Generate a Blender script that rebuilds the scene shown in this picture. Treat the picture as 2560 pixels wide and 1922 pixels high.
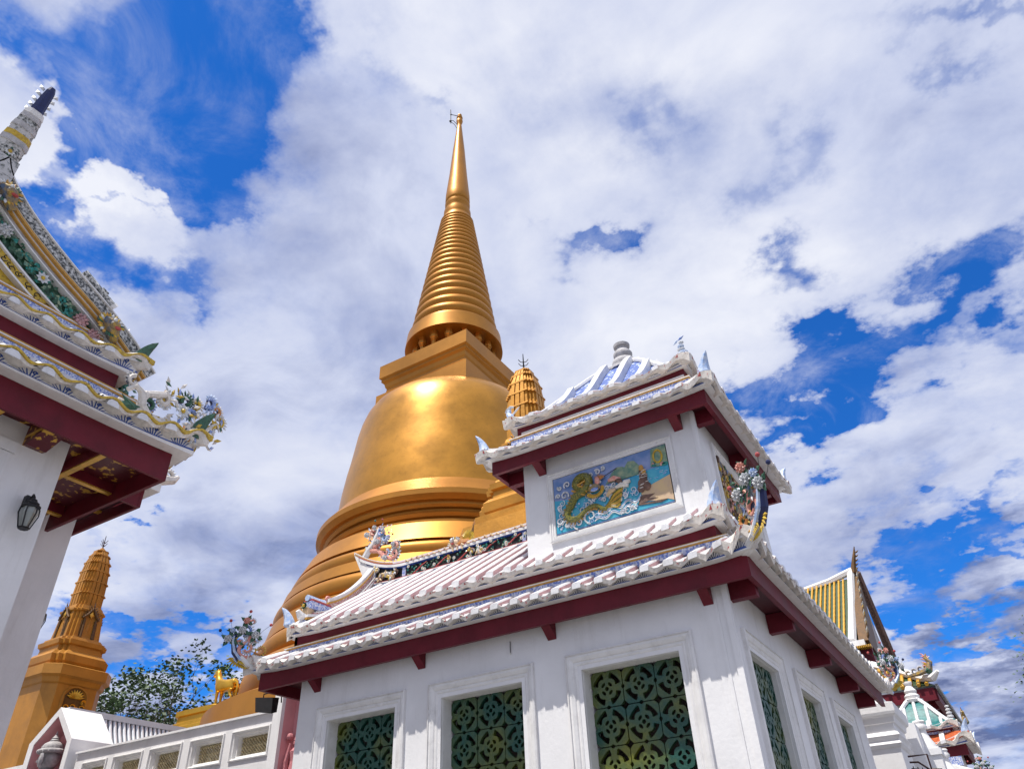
import bpy, bmesh, math, random
from mathutils import Vector, Matrix
R_ = math.radians
PI = math.pi
rnd = random.Random(7)
scene = bpy.context.scene
for o in list(bpy.data.objects): bpy.data.objects.remove(o, do_unlink=True)

# ------------------------------------------------------------------ camera
PITCH, ROLL, YAW = R_(35.55), R_(-2.75), R_(30.4)
def g2l(x, y, z=0.0):          # compass axes -> building axes
    return Vector((x*math.cos(YAW) - y*math.sin(YAW), x*math.sin(YAW) + y*math.cos(YAW), z))
cp, sp, cr, sr = math.cos(PITCH), math.sin(PITCH), math.cos(ROLL), math.sin(ROLL)
fw = g2l(0, cp, sp); r0 = g2l(1, 0, 0); u0 = g2l(0, -sp, cp)
rt = r0*cr + u0*sr; up = r0*(-sr) + u0*cr
cam_d = bpy.data.cameras.new('camera'); cam = bpy.data.objects.new('camera', cam_d)
scene.collection.objects.link(cam)
M = Matrix.Identity(4)
for i in range(3):
    M[i][0] = rt[i]; M[i][1] = up[i]; M[i][2] = -fw[i]
M[2][3] = 1.6
cam.matrix_world = M
cam_d.sensor_width = 36.0; cam_d.lens = 1850.0/2560*36; cam_d.clip_start = 0.05; cam_d.clip_end = 3000
scene.camera = cam
CAMP = Vector((0, 0, 1.6))
def ray(x, y):                 # photo pixel -> direction, used only to aim the cloud layout of the sky
    return (rt*((x-1280)/1850.0) - up*((y-961)/1850.0) + fw).normalized()

# ------------------------------------------------------------------ light
SUN_EL, SUN_AZ = R_(68), R_(20)          # azimuth measured from -Y towards -X
sdir = Vector((-math.sin(SUN_AZ)*math.cos(SUN_EL), -math.cos(SUN_AZ)*math.cos(SUN_EL), math.sin(SUN_EL)))
sl = bpy.data.lights.new('sun', 'SUN'); sl.energy = 5.1; sl.angle = R_(0.5); sl.color = (1.0, 0.95, 0.87)
so = bpy.data.objects.new('sun', sl); scene.collection.objects.link(so)
so.rotation_euler = (-sdir).to_track_quat('-Z', 'Y').to_euler(); so.location = (0, 0, 60)

scene.view_settings.view_transform = 'Standard'
try: scene.view_settings.look = 'None'
except Exception: pass
scene.view_settings.exposure = 0.13; scene.view_settings.gamma = 1.0

# ------------------------------------------------------------------ sky with procedural clouds (all by world direction)
world = bpy.data.worlds.new('World'); scene.world = world; world.use_nodes = True
nt = world.node_tree; nt.nodes.clear()
def nd(t, **k):
    n = nt.nodes.new(t)
    for a, b in k.items(): setattr(n, a, b)
    return n
def lk(a, b): nt.links.new(a, b)
def mth(op, a, b=None, c=None, clamp=False):
    n = nd('ShaderNodeMath', operation=op); n.use_clamp = clamp
    for i, v in enumerate((a, b, c)):
        if v is None: continue
        if isinstance(v, (int, float)): n.inputs[i].default_value = v
        else: lk(v, n.inputs[i])
    return n.outputs[0]
def vmth(op, a, b=None):
    n = nd('ShaderNodeVectorMath', operation=op)
    for i, v in enumerate((a, b)):
        if v is None: continue
        if isinstance(v, (tuple, list, Vector)): n.inputs[i].default_value = tuple(v)
        else: lk(v, n.inputs[i])
    return n
tc = nd('ShaderNodeTexCoord'); D0 = tc.outputs['Generated']
sky = nd('ShaderNodeTexSky', sky_type='NISHITA'); sky.sun_disc = False
sky.sun_elevation = SUN_EL; sky.sun_rotation = math.atan2(sdir.x, sdir.y); sky.air_density = 1.0; sky.dust_density = 0.3; sky.ozone_density = 3.0
sep = nd('ShaderNodeSeparateXYZ'); lk(D0, sep.inputs[0])
zz = mth('MAXIMUM', mth('ADD', sep.outputs[2], 0.18), 0.12)
comb = nd('ShaderNodeCombineXYZ')
lk(mth('DIVIDE', sep.outputs[0], zz), comb.inputs[0]); lk(mth('DIVIDE', sep.outputs[1], zz), comb.inputs[1])
PL = comb.outputs[0]
def noise(vec, scale, det, rough, dist=0.0, off=(0, 0, 0), fac=True, str_=(1, 1, 1), rot=0):
    m = nd('ShaderNodeMapping'); m.inputs['Location'].default_value = off; m.inputs['Scale'].default_value = str_
    m.inputs['Rotation'].default_value = (0, 0, rot)
    lk(vec, m.inputs[0])
    n = nd('ShaderNodeTexNoise'); n.inputs['Scale'].default_value = scale; n.inputs['Detail'].default_value = det
    n.inputs['Roughness'].default_value = rough; n.inputs['Distortion'].default_value = dist
    lk(m.outputs[0], n.inputs['Vector'])
    return n.outputs['Fac'] if fac else n.outputs['Color']
warp = noise(PL, 5.0, 6, 0.6, 0.0, (3, 1, 0), fac=False)
wv = vmth('SCALE', vmth('SUBTRACT', warp, (0.5, 0.5, 0.5)).outputs[0]); wv.inputs[3].default_value = 0.38
warp2 = noise(PL, 1.8, 3, 0.5, 0.0, (9, 4, 0), fac=False)
wv2 = vmth('SCALE', vmth('SUBTRACT', warp2, (0.5, 0.5, 0.5)).outputs[0]); wv2.inputs[3].default_value = 0.16
DW = vmth('ADD', vmth('ADD', D0, wv.outputs[0]).outputs[0], wv2.outputs[0]).outputs[0]
# (px, py, half-length, half-width, tilt degrees, weight): + opens blue, - closes with cloud
BL = [(500, 60, 240, 100, -5, 1.0), (430, 190, 150, 110, 0, 1.2), (620, 230, 130, 150, 20, 1.1), (250, 215, 90, 60, 0, 1.1),
      (150, 120, 70, 60, 0, .6), (590, 400, 110, 60, -40, .9), (500, 370, 40, 90, 0, 1.1), (150, 430, 55, 130, 8, 1.35),
      (600, 500, 60, 40, -40, .8), (260, 430, 60, 30, 0, .2), (700, 340, 70, 60, -30, .7),
      (335, 320, 100, 60, 8, -1.25), (360, 430, 95, 95, 0, -.95), (375, 385, 45, 16, -10, .55), (300, 400, 30, 20, 20, .5), (340, 560, 140, 80, 0, -.5), (30, 180, 60, 50, 0, -.9), (20, 290, 50, 45, 0, -1.1), (545, 340, 80, 50, 0, .9), (560, 250, 60, 60, 0, -.25),
      (300, 390, 30, 22, 20, .8), (390, 385, 34, 18, -10, .8),
      (1510, 608, 90, 28, 26, 1.35), (1450, 670, 70, 34, 35, .6), (1560, 640, 120, 60, 30, .2), (1990, 660, 75, 42, 35, .95), (1940, 450, 60, 60, 40, .45), (1600, 330, 60, 50, 20, .3),
      (2370, 220, 60, 40, 0, .45), (1010, 175, 40, 30, 0, .35), (2010, 740, 50, 30, 20, .4),
      (2000, 1000, 130, 48, 22, 1.4), (2160, 890, 170, 46, 40, 1.25), (2350, 740, 200, 55, 38, .85), (2520, 640, 120, 70, 30, .75), (1900, 1060, 80, 40, 10, .8), (2500, 800, 80, 30, 20, .5),
      (2240, 1540, 130, 65, 15, 1.5), (2330, 1450, 90, 70, 60, 1.2), (2480, 1310, 120, 30, 42, .9), (2450, 1560, 90, 50, 0, .5), (2400, 1400, 60, 60, 0, .8), (2540, 1150, 60, 40, 0, .4), (2330, 1240, 60, 40, 0, .35),
      (2400, 1620, 120, 70, 20, -.8),
      (350, 1625, 110, 40, -8, 1.6), (560, 1630, 70, 36, 10, 1.2), (370, 1290, 28, 18, 0, .9), (290, 1420, 60, 30, 0, .3), (640, 1650, 50, 50, 0, .8),
      (430, 665, 80, 30, 0, .55), (180, 640, 70, 60, -30, .5), (2400, 30, 200, 30, 0, .5), (860, 60, 120, 60, 0, -.4), (650, 380, 130, 170, 10, .55), (220, 620, 150, 100, -30, .5), (450, 640, 140, 70, 0, .35), (90, 60, 160, 90, 0, .45), (600, 60, 150, 90, 0, .35), (1700, 400, 160, 120, 30, .22), (1450, 260, 140, 80, 30, .2), (2450, 350, 150, 150, 0, .12)]
acc = None
for (px, py, a, b, tilt, w) in BL:
    c = ray(px, py); ca, sa = math.cos(R_(tilt)), math.sin(R_(tilt))
    e1 = (ray(px+a*ca, py-a*sa) - c); e2 = (ray(px+b*sa, py+b*ca) - c)
    e1 = e1/(e1.length**2); e2 = e2/(e2.length**2)
    q1 = vmth('DOT_PRODUCT', DW, e1).outputs['Value']; q2 = vmth('DOT_PRODUCT', DW, e2).outputs['Value']
    q1 = mth('SUBTRACT', q1, c.dot(e1)); q2 = mth('SUBTRACT', q2, c.dot(e2))
    s = mth('ADD', mth('MULTIPLY', q1, q1), mth('MULTIPLY', q2, q2))
    g = mth('MULTIPLY', mth('POWER', 2.718, mth('MULTIPLY', s, -0.62)), w)
    acc = g if acc is None else mth('ADD', acc, g)
nA = noise(PL, 2.3, 12, 0.62, 0.35, (1.3, 5.2, 0)); nB = noise(PL, 9.0, 8, 0.6, 0.2, (7.3, 2.2, 0))
base = mth('ADD', mth('MULTIPLY', nA, 1.15), mth('MULTIPLY', nB, 0.60))       # ~0.85 mean
cov = mth('SUBTRACT', mth('SUBTRACT', mth('ADD', base, 0.52), acc), 0.32)
mr = nd('ShaderNodeMapRange', interpolation_type='SMOOTHSTEP'); lk(cov, mr.inputs[0])
mr.inputs[1].default_value = -0.12; mr.inputs[2].default_value = 1.22
veil = noise(PL, 5.5, 10, 0.64, 0.5, (6.3, 1.7, 0), str_=(1, .85, 1), rot=.5)
mv = nd('ShaderNodeMapRange', interpolation_type='SMOOTHSTEP'); lk(veil, mv.inputs[0]); mv.inputs[1].default_value = .44; mv.inputs[2].default_value = .80; mv.inputs[4].default_value = .62
cover = mth('MAXIMUM', mr.outputs[0], mv.outputs[0])
# cloud tone: lavender white with softer grey bellies
nC = noise(PL, 1.6, 9, 0.55, 0.4, (4.1, 8.2, 0), str_=(1, 1.5, 1), rot=0.7)
nD = noise(PL, 6.5, 9, 0.6, 0.5, (2.1, 3.3, 0))
tone = mth('ADD', mth('MULTIPLY', nC, 0.82), mth('MULTIPLY', nD, 0.26))
low = nd('ShaderNodeMapRange'); lk(sep.outputs[2], low.inputs[0])
low.inputs[1].default_value = 0.62; low.inputs[2].default_value = 0.05; low.inputs[3].default_value = 0.0; low.inputs[4].default_value = 0.10
tone = mth('SUBTRACT', tone, low.outputs[0])
dk = None
for (px, py, a, b, w) in [(2500, 1480, 300, 130, .20), (2540, 1720, 220, 110, .19), (1650, 850, 220, 90, .04), (560, 1480, 160, 90, .07), (330, 1150, 250, 140, .04), (2300, 1050, 200, 150, .05), (330, 380, 150, 110, -.16), (1000, 330, 500, 160, -.05), (2330, 1690, 120, 60, -.12)]:
    c = ray(px, py); e1 = (ray(px+a, py)-c); e2 = (ray(px, py+b)-c); e1 = e1/(e1.length**2); e2 = e2/(e2.length**2)
    q1 = mth('SUBTRACT', vmth('DOT_PRODUCT', DW, e1).outputs['Value'], c.dot(e1)); q2 = mth('SUBTRACT', vmth('DOT_PRODUCT', DW, e2).outputs['Value'], c.dot(e2))
    g = mth('MULTIPLY', mth('POWER', 2.718, mth('MULTIPLY', mth('ADD', mth('MULTIPLY', q1, q1), mth('MULTIPLY', q2, q2)), -1.0)), w)
    dk = g if dk is None else mth('ADD', dk, g)
tone = mth('SUBTRACT', tone, dk)
cr_ = nd('ShaderNodeValToRGB'); lk(tone, cr_.inputs[0])
el = cr_.color_ramp.elements
el[0].position = 0.26; el[0].color = (0.13, 0.17, 0.34, 1)
el[1].position = 0.70; el[1].color = (0.80, 0.82, 0.90, 1)
e = el.new(0.41); e.color = (0.38, 0.43, 0.63, 1)
e = el.new(0.52); e.color = (0.59, 0.635, 0.80, 1)
skym = nd('ShaderNodeMix', data_type='RGBA', blend_type='MULTIPLY'); skym.inputs[0].default_value = 1.0
lk(sky.outputs[0], skym.inputs[6]); skym.inputs[7].default_value = (0.11, 0.52, 1.10, 1)
bg1 = nd('ShaderNodeBackground'); bg1.inputs[1].default_value = 0.145; lk(skym.outputs[2], bg1.inputs[0])
bg2 = nd('ShaderNodeBackground'); bg2.inputs[1].default_value = 1.0; lk(cr_.outputs[0], bg2.inputs[0])
mixs = nd('ShaderNodeMixShader'); lk(cover, mixs.inputs[0]); lk(bg1.outputs[0], mixs.inputs[1]); lk(bg2.outputs[0], mixs.inputs[2])
wo = nd('ShaderNodeOutputWorld'); lk(mixs.outputs[0], wo.inputs[0])

# ------------------------------------------------------------------ materials
MATS = {}
def mat(name, col, rough=0.6, metal=0.0, var=0.12, vscale=3.0, bump=0.0, bscale=40.0, col2=None, dirt=0.0, spec=0.5, streak=0.0, detail=5, lo=.34, hi=.62):
    m = bpy.data.materials.new(name); m.use_nodes = True; t = m.node_tree; t.nodes.clear()
    out = t.nodes.new('ShaderNodeOutputMaterial'); b = t.nodes.new('ShaderNodeBsdfPrincipled'); t.links.new(b.outputs[0], out.inputs[0])
    b.inputs['Roughness'].default_value = rough; b.inputs['Metallic'].default_value = metal
    b.inputs['Specular IOR Level'].default_value = spec
    tcn = t.nodes.new('ShaderNodeTexCoord')
    n = t.nodes.new('ShaderNodeTexNoise'); n.inputs['Scale'].default_value = vscale; n.inputs['Detail'].default_value = detail; n.inputs['Roughness'].default_value = 0.6
    t.links.new(tcn.outputs['Object'], n.inputs['Vector'])
    r = t.nodes.new('ShaderNodeValToRGB'); t.links.new(n.outputs['Fac'], r.inputs[0])
    c2 = col2 if col2 else tuple(c*(1-var*2.2) for c in col)
    r.color_ramp.elements[0].position = lo; r.color_ramp.elements[0].color = (*c2, 1)
    r.color_ramp.elements[1].position = hi; r.color_ramp.elements[1].color = (*col, 1)
    cur = r.outputs[0]
    if dirt > 0:
        mp = t.nodes.new('ShaderNodeMapping'); mp.inputs['Scale'].default_value = (1, 1, 0.16 if streak else 1)
        t.links.new(tcn.outputs['Object'], mp.inputs[0])
        n2 = t.nodes.new('ShaderNodeTexNoise'); n2.inputs['Scale'].default_value = 5.5; n2.inputs['Detail'].default_value = 9; n2.inputs['Roughness'].default_value = 0.7
        t.links.new(mp.outputs[0], n2.inputs['Vector'])
        mrn = t.nodes.new('ShaderNodeMapRange'); mrn.inputs[1].default_value = 0.53; mrn.inputs[2].default_value = 0.74; mrn.inputs[3].default_value = 0; mrn.inputs[4].default_value = dirt
        t.links.new(n2.outputs['Fac'], mrn.inputs[0])
        mx = t.nodes.new('ShaderNodeMix'); mx.data_type = 'RGBA'
        t.links.new(mrn.outputs[0], mx.inputs[0]); t.links.new(cur, mx.inputs[6]); mx.inputs[7].default_value = (col[0]*.34, col[1]*.31, col[2]*.27, 1)
        cur = mx.outputs[2]
    t.links.new(cur, b.inputs['Base Color'])
    if rough < 0.7:
        mr2 = t.nodes.new('ShaderNodeMapRange'); mr2.inputs[3].default_value = max(0.05, rough-0.08); mr2.inputs[4].default_value = min(1, rough+0.12)
        t.links.new(n.outputs['Fac'], mr2.inputs[0]); t.links.new(mr2.outputs[0], b.inputs['Roughness'])
    if bump > 0:
        n3 = t.nodes.new('ShaderNodeTexNoise'); n3.inputs['Scale'].default_value = bscale; n3.inputs['Detail'].default_value = 6
        t.links.new(tcn.outputs['Object'], n3.inputs['Vector'])
        bp = t.nodes.new('ShaderNodeBump'); bp.inputs['Strength'].default_value = bump; bp.inputs['Distance'].default_value = 0.02
        t.links.new(n3.outputs['Fac'], bp.inputs['Height']); t.links.new(bp.outputs[0], b.inputs['Normal'])
    MATS[name] = m; return m
mat('white_plaster', (0.79, 0.785, 0.79), 0.75, var=0.05, vscale=1.3, bump=0.12, bscale=26, dirt=0.20, streak=1)
mat('white_trim', (0.77, 0.76, 0.75), 0.6, var=0.05, vscale=5, bump=0.12, bscale=30, dirt=0.32)
mat('white_tile', (0.74, 0.74, 0.76), 0.4, var=0.07, vscale=6, bump=0.1, dirt=0.5)
mat('cream_trim', (0.74, 0.69, 0.63), 0.5, var=0.10, vscale=16, bump=0.2, bscale=60, dirt=0.55)
mat('maroon', (0.145, 0.011, 0.022), 0.5, var=0.14, vscale=3, bump=0.12, bscale=22, dirt=0.35, streak=1, spec=0.25)
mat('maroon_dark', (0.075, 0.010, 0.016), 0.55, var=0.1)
mat('pink_tile', (0.60, 0.36, 0.37), 0.5, var=0.1, vscale=8, dirt=0.2)
mat('pink_plaster', (0.58, 0.22, 0.24), 0.7, var=0.12, vscale=3, bump=0.2, dirt=0.3)
mat('blue_paint', (0.03, 0.085, 0.36), 0.45, var=0.15, vscale=20)
mat('navy', (0.012, 0.022, 0.11), 0.4, var=0.15, vscale=20)
mat('pale_blue', (0.30, 0.44, 0.72), 0.45, var=0.25, vscale=25, col2=(0.62, 0.68, 0.78))
mat('mid_blue', (0.10, 0.19, 0.52), 0.45, var=0.2, vscale=30, col2=(0.45, 0.52, 0.7))
mat('blue_white', (0.13, 0.20, 0.52), 0.5, vscale=42, col2=(0.68, 0.70, 0.76), detail=1)
mat('blue_pattern', (0.04, 0.10, 0.36), 0.5, vscale=16, col2=(0.45, 0.52, 0.70), detail=1, lo=.40, hi=.44)
mat('red_paint', (0.46, 0.07, 0.07), 0.5, var=0.15, vscale=30)
mat('red_gap', (0.42, 0.12, 0.12), 0.5, vscale=45, col2=(0.66, 0.62, 0.6), detail=1)
mat('coral', (0.62, 0.22, 0.18), 0.5, var=0.15, vscale=25, col2=(0.70, 0.42, 0.33))
mat('ochre_line', (0.55, 0.29, 0.05), 0.5, var=0.1, vscale=20)
mat('yellow', (0.62, 0.42, 0.03), 0.45, var=0.2, vscale=25, col2=(0.35, 0.22, 0.03))
mat('orange', (0.58, 0.24, 0.06), 0.5, var=0.2, vscale=25)
mat('leaf_green', (0.03, 0.12, 0.065), 0.4, var=0.25, vscale=25, col2=(0.02, 0.055, 0.03))
mat('teal', (0.02, 0.26, 0.22), 0.3, var=0.2, vscale=25)
mat('teal_tile', (0.01, 0.17, 0.17), 0.3, var=0.2, vscale=12)
mat('flower_white', (0.66, 0.68, 0.70), 0.45, var=0.15, vscale=30, bump=0.3, bscale=60)
mat('grey_pattern', (0.52, 0.51, 0.50), 0.6, vscale=14, col2=(0.12, 0.13, 0.12), detail=4, lo=.36, hi=.5)
mat('pink_lit', (0.74, 0.36, 0.38), 0.7, var=0.06, vscale=3, bump=.1)  # brighter copy of the pink plaster, its lit look put into the colour
mat('black_paint', (0.018, 0.018, 0.020), 0.5, var=0.2, vscale=20)
mat('black_white', (0.03, 0.035, 0.035), 0.5, vscale=26, col2=(0.62, 0.62, 0.60), detail=2)
mat('gold_red', (0.10, 0.010, 0.016), 0.4, vscale=7.5, col2=(0.60, 0.34, 0.04), detail=3, metal=.2, lo=.40, hi=.44)
mat('gold_paint', (0.75, 0.42, 0.06), 0.35, metal=.5, var=0.15, vscale=9)
mat('brown_rock', (0.20, 0.11, 0.08), 0.7, var=0.3, vscale=12, bump=.5)
mat('sand', (0.62, 0.45, 0.24), 0.6, vscale=6, col2=(0.52, 0.36, 0.26))
mat('lattice_green', (0.011, 0.07, 0.05), 0.38, vscale=2.0, col2=(0.13, 0.14, 0.012), lo=.30, hi=.56, detail=4, bump=.3, bscale=30)
mat('dim_backing', (0.16, 0.12, 0.10), 0.9, var=0.1)  # brown kept dark so the screen holes read as an unlit interior
mat('stone_grey', (0.50, 0.49, 0.50), 0.75, var=0.15, vscale=8, bump=.4, dirt=.4)
mat('ochre_plaster', (0.46, 0.20, 0.022), 0.5, var=0.12, vscale=1.2, bump=.2, bscale=10, metal=0.15, dirt=.22, streak=1)
mat('ochre_dark', (0.13, 0.06, 0.012), 0.5, var=0.2, vscale=10, metal=.2)
mat('gold_leaf', (0.48, 0.205, 0.026), 0.41, metal=0.62, var=0.10, vscale=0.5, bump=0.12, bscale=2.2, dirt=0.16, detail=8)
mat('gold_bell', (0.54, 0.25, 0.031), 0.33, metal=0.60, var=0.12, vscale=0.8, bump=0.2, bscale=1.8, dirt=0.30, detail=9)
mat('gold_prang', (0.56, 0.255, 0.028), 0.45, metal=0.45, var=0.12, vscale=1.5, bump=.25, bscale=14, dirt=.2)
mat('gold_bright', (0.66, 0.37, 0.04), 0.30, metal=0.75, var=0.08, vscale=3)
mat('iron', (0.03, 0.03, 0.032), 0.5, metal=.6)
mat('brown_iron', (0.07, 0.03, 0.025), 0.5, metal=.4)
mat('glass_grey', (0.30, 0.32, 0.30), 0.12, var=.1)
mat('bulb_white', (0.75, 0.75, 0.7), 0.4)
mat('lens_black', (0.01, 0.01, 0.012), 0.1)
mat('yellow_tile', (0.66, 0.36, 0.035), 0.35, var=0.12, vscale=14)
mat('green_tile', (0.025, 0.085, 0.035), 0.35, vscale=20, col2=(0.05, 0.05, 0.02))
mat('orange_tile', (0.50, 0.11, 0.035), 0.4, var=.15, vscale=20)
mat('metal_roof', (0.72, 0.74, 0.78), 0.4, var=.05, metal=.1)
mat('metal_gap', (0.16, 0.19, 0.24), 0.5, var=.05)
mat('cream_lattice', (0.62, 0.54, 0.32), 0.6, var=.2, vscale=9, dirt=.4)
mat('paving', (0.20, 0.195, 0.19), 0.85, var=.1, vscale=.5, bump=.2, bscale=12)
mat('bark', (0.10, 0.075, 0.06), 0.85, var=.2, vscale=8)
mat('foliage', (0.045, 0.095, 0.022), 0.6, vscale=.5, col2=(0.022, 0.05, 0.014))
mat('relief_sea', (0.02, 0.29, 0.48), 0.35, vscale=9, col2=(0.07, 0.42, 0.54), detail=3)
mat('relief_sky', (0.10, 0.20, 0.44), 0.4, vscale=5, col2=(0.26, 0.32, 0.54), detail=3)
mat('scales', (0.22, 0.19, 0.02), 0.4, vscale=60, col2=(0.03, 0.055, 0.015), detail=1)
mat('hill_green', (0.10, 0.22, 0.16), 0.5, vscale=14, col2=(0.30, 0.36, 0.22), detail=2)
mat('relief_mix', (0.40, 0.25, 0.04), 0.5, vscale=9, col2=(0.05, 0.09, 0.16), detail=3, bump=.8, bscale=14)

# ------------------------------------------------------------------ mesh builder
class MB:
    def __init__(s, T=None):
        s.v = []; s.f = []; s.m = []; s.cur = 0; s.mats = []; s.T = T
    def mt(s, name):
        if name not in s.mats: s.mats.append(name)
        s.cur = s.mats.index(name); return s
    def add(s, vs, fs):
        o = len(s.v)
        for p in vs:
            p = Vector(p)
            if s.T is not None: p = Vector(s.T(p)) if callable(s.T) else s.T @ p
            s.v.append(p)
        for f in fs: s.f.append([i+o for i in f]); s.m.append(s.cur)
        return s
    def box(s, x0, x1, y0, y1, z0, z1):
        return s.add([(x0,y0,z0),(x1,y0,z0),(x1,y1,z0),(x0,y1,z0),(x0,y0,z1),(x1,y0,z1),(x1,y1,z1),(x0,y1,z1)],
                     [(0,3,2,1),(4,5,6,7),(0,1,5,4),(1,2,6,5),(2,3,7,6),(3,0,4,7)])
    def gbox(s, x0, x1, y0, y1, z0, z1, nx=1, ny=1, nz=1):     # box cut into short lengths along x so that it can bend
        n = nx
        vs = []; fs = []
        for i in range(n+1):
            x = x0+(x1-x0)*i/n
            vs += [(x,y0,z0),(x,y1,z0),(x,y1,z1),(x,y0,z1)]
        for i in range(n):
            a = 4*i; b = a+4
            for k in range(4):
                fs.append((a+k, a+(k+1)%4, b+(k+1)%4, b+k))
        fs.append((3,2,1,0)); fs.append((4*n,4*n+1,4*n+2,4*n+3))
        return s.add(vs, fs)
    def prism(s, poly, fn, d0, d1):     # poly 2-D, fn(a,b,d)->xyz
        n = len(poly)
        vs = [fn(a, b, d0) for a, b in poly] + [fn(a, b, d1) for a, b in poly]
        fs = [tuple(range(n))[::-1], tuple(range(n, 2*n))] + [(i, (i+1) % n, n+(i+1) % n, n+i) for i in range(n)]
        return s.add(vs, fs)
    def loft(s, rings, cap=True, closed=True):
        n = len(rings[0]); vs = [p for r in rings for p in r]; fs = []
        for i in range(len(rings)-1):
            for k in range(n if closed else n-1):
                a = i*n+k; b = i*n+(k+1) % n
                fs.append((a, b, b+n, a+n))
        if cap and closed: fs.append(tuple(range(n))[::-1]); fs.append(tuple(range((len(rings)-1)*n, len(rings)*n)))
        return s.add(vs, fs)
    def lathe(s, prof, c=(0,0,0), n=24, cap=True):
        rings = [[(c[0]+r*math.cos(2*PI*k/n), c[1]+r*math.sin(2*PI*k/n), c[2]+z) for k in range(n)] for z, r in prof]
        return s.loft(rings, cap)
    def sqlathe(s, prof, c=(0,0,0), sec=None):
        sec = sec or [(-1,-1),(1,-1),(1,1),(-1,1)]
        return s.loft([[(c[0]+r*a, c[1]+r*b, c[2]+z) for a, b in sec] for z, r in prof])
    def tube(s, pts, rad, n=6, cap=True):
        pts = [Vector(p) for p in pts]
        if isinstance(rad, (int, float)): rad = [rad]*len(pts)
        rings = []; ref = None
        for i, p in enumerate(pts):
            t = (pts[min(i+1, len(pts)-1)] - pts[max(i-1, 0)])
            if t.length < 1e-9: t = Vector((0,0,1))
            t.normalize()
            if ref is None:
                ref = t.orthogonal().normalized()
            a = (ref - t*ref.dot(t))
            if a.length < 1e-6: a = t.orthogonal()
            a.normalize(); ref = a; b = t.cross(a)
            rings.append([p + (a*math.cos(2*PI*k/n) + b*math.sin(2*PI*k/n))*rad[i] for k in range(n)])
        return s.loft(rings, cap)
    def ball(s, c, r, n=8, m=6, sc=(1,1,1)):
        c = Vector(c)
        rings = []
        for i in range(1, m):
            th = PI*i/m
            rings.append([c+Vector((r*sc[0]*math.sin(th)*math.cos(2*PI*k/n), r*sc[1]*math.sin(th)*math.sin(2*PI*k/n), -r*sc[2]*math.cos(th))) for k in range(n)])
        o = len(rings)*n
        vs = [p for q in rings for p in q] + [c-Vector((0,0,r*sc[2])), c+Vector((0,0,r*sc[2]))]
        fs = [(i*n+k, i*n+(k+1)%n, (i+1)*n+(k+1)%n, (i+1)*n+k) for i in range(len(rings)-1) for k in range(n)]
        fs += [((k+1)%n, k, o) for k in range(n)] + [((m-2)*n+k, (m-2)*n+(k+1)%n, o+1) for k in range(n)]
        return s.add(vs, fs)
    def petal(s, base, tip, width, thick, nrm):      # pointed petal, a thin faceted lens
        b = Vector(base); t = Vector(tip); nrm = Vector(nrm).normalized(); ax = t-b
        sd = ax.cross(nrm)
        if sd.length < 1e-9: return s
        sd = sd.normalized()*width*.5; mid = b+ax*.5
        q = nrm*thick
        return s.add([b, mid+sd, t, mid-sd, mid+q, mid-q], [(0,1,4),(1,2,4),(2,3,4),(3,0,4),(1,0,5),(2,1,5),(3,2,5),(0,3,5)])
    def build(s, name, parent=None, smooth=False, loc=None, angle=None, defm=None):
        me = bpy.data.meshes.new(name)
        if defm: s.v = [defm(p) for p in s.v]
        w = Vector(loc) if loc is not None else (Vector(parent['_w']) if parent is not None else Vector((0,0,0)))
        me.from_pydata([tuple(p-w) for p in s.v], [], s.f)
        for mn in s.mats: me.materials.append(MATS[mn])
        for p, mi in zip(me.polygons, s.m): p.material_index = mi
        bm = bmesh.new(); bm.from_mesh(me); bmesh.ops.recalc_face_normals(bm, faces=bm.faces)
        if angle is not None:
            for f in bm.faces: f.smooth = True
            for e in bm.edges:
                if len(e.link_faces) == 2 and e.calc_face_angle(0) > angle: e.smooth = False
        elif smooth:
            for f in bm.faces: f.smooth = True
        bm.to_mesh(me); bm.free()
        o = bpy.data.objects.new(name, me); scene.collection.objects.link(o)
        if parent is not None: o.parent = parent
        else: o.location = w
        o['_w'] = tuple(w)
        return o
def thing(name, label, cat, loc, group=None):
    o = bpy.data.objects.new(name, None); scene.collection.objects.link(o); o.location = loc; o.empty_display_size = .2
    o['_w'] = tuple(loc); o['label'] = label; o['category'] = cat
    if group: o['group'] = group
    return o
def tag(o, label=None, cat=None, group=None, kind=None):
    if label: o['label'] = label
    if cat: o['category'] = cat
    if group: o['group'] = group
    if kind: o['kind'] = kind
    return o
def copy_thing(root, loc, label, rotz=None):
    r = root.copy(); scene.collection.objects.link(r); r.location = loc; r['label'] = label
    if rotz is not None: r.rotation_euler = (0, 0, rotz)
    for ch in list(root.children):
        c = ch.copy(); scene.collection.objects.link(c); c.parent = r
        for g in list(ch.children):
            d = g.copy(); scene.collection.objects.link(d); d.parent = c
    return r
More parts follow.
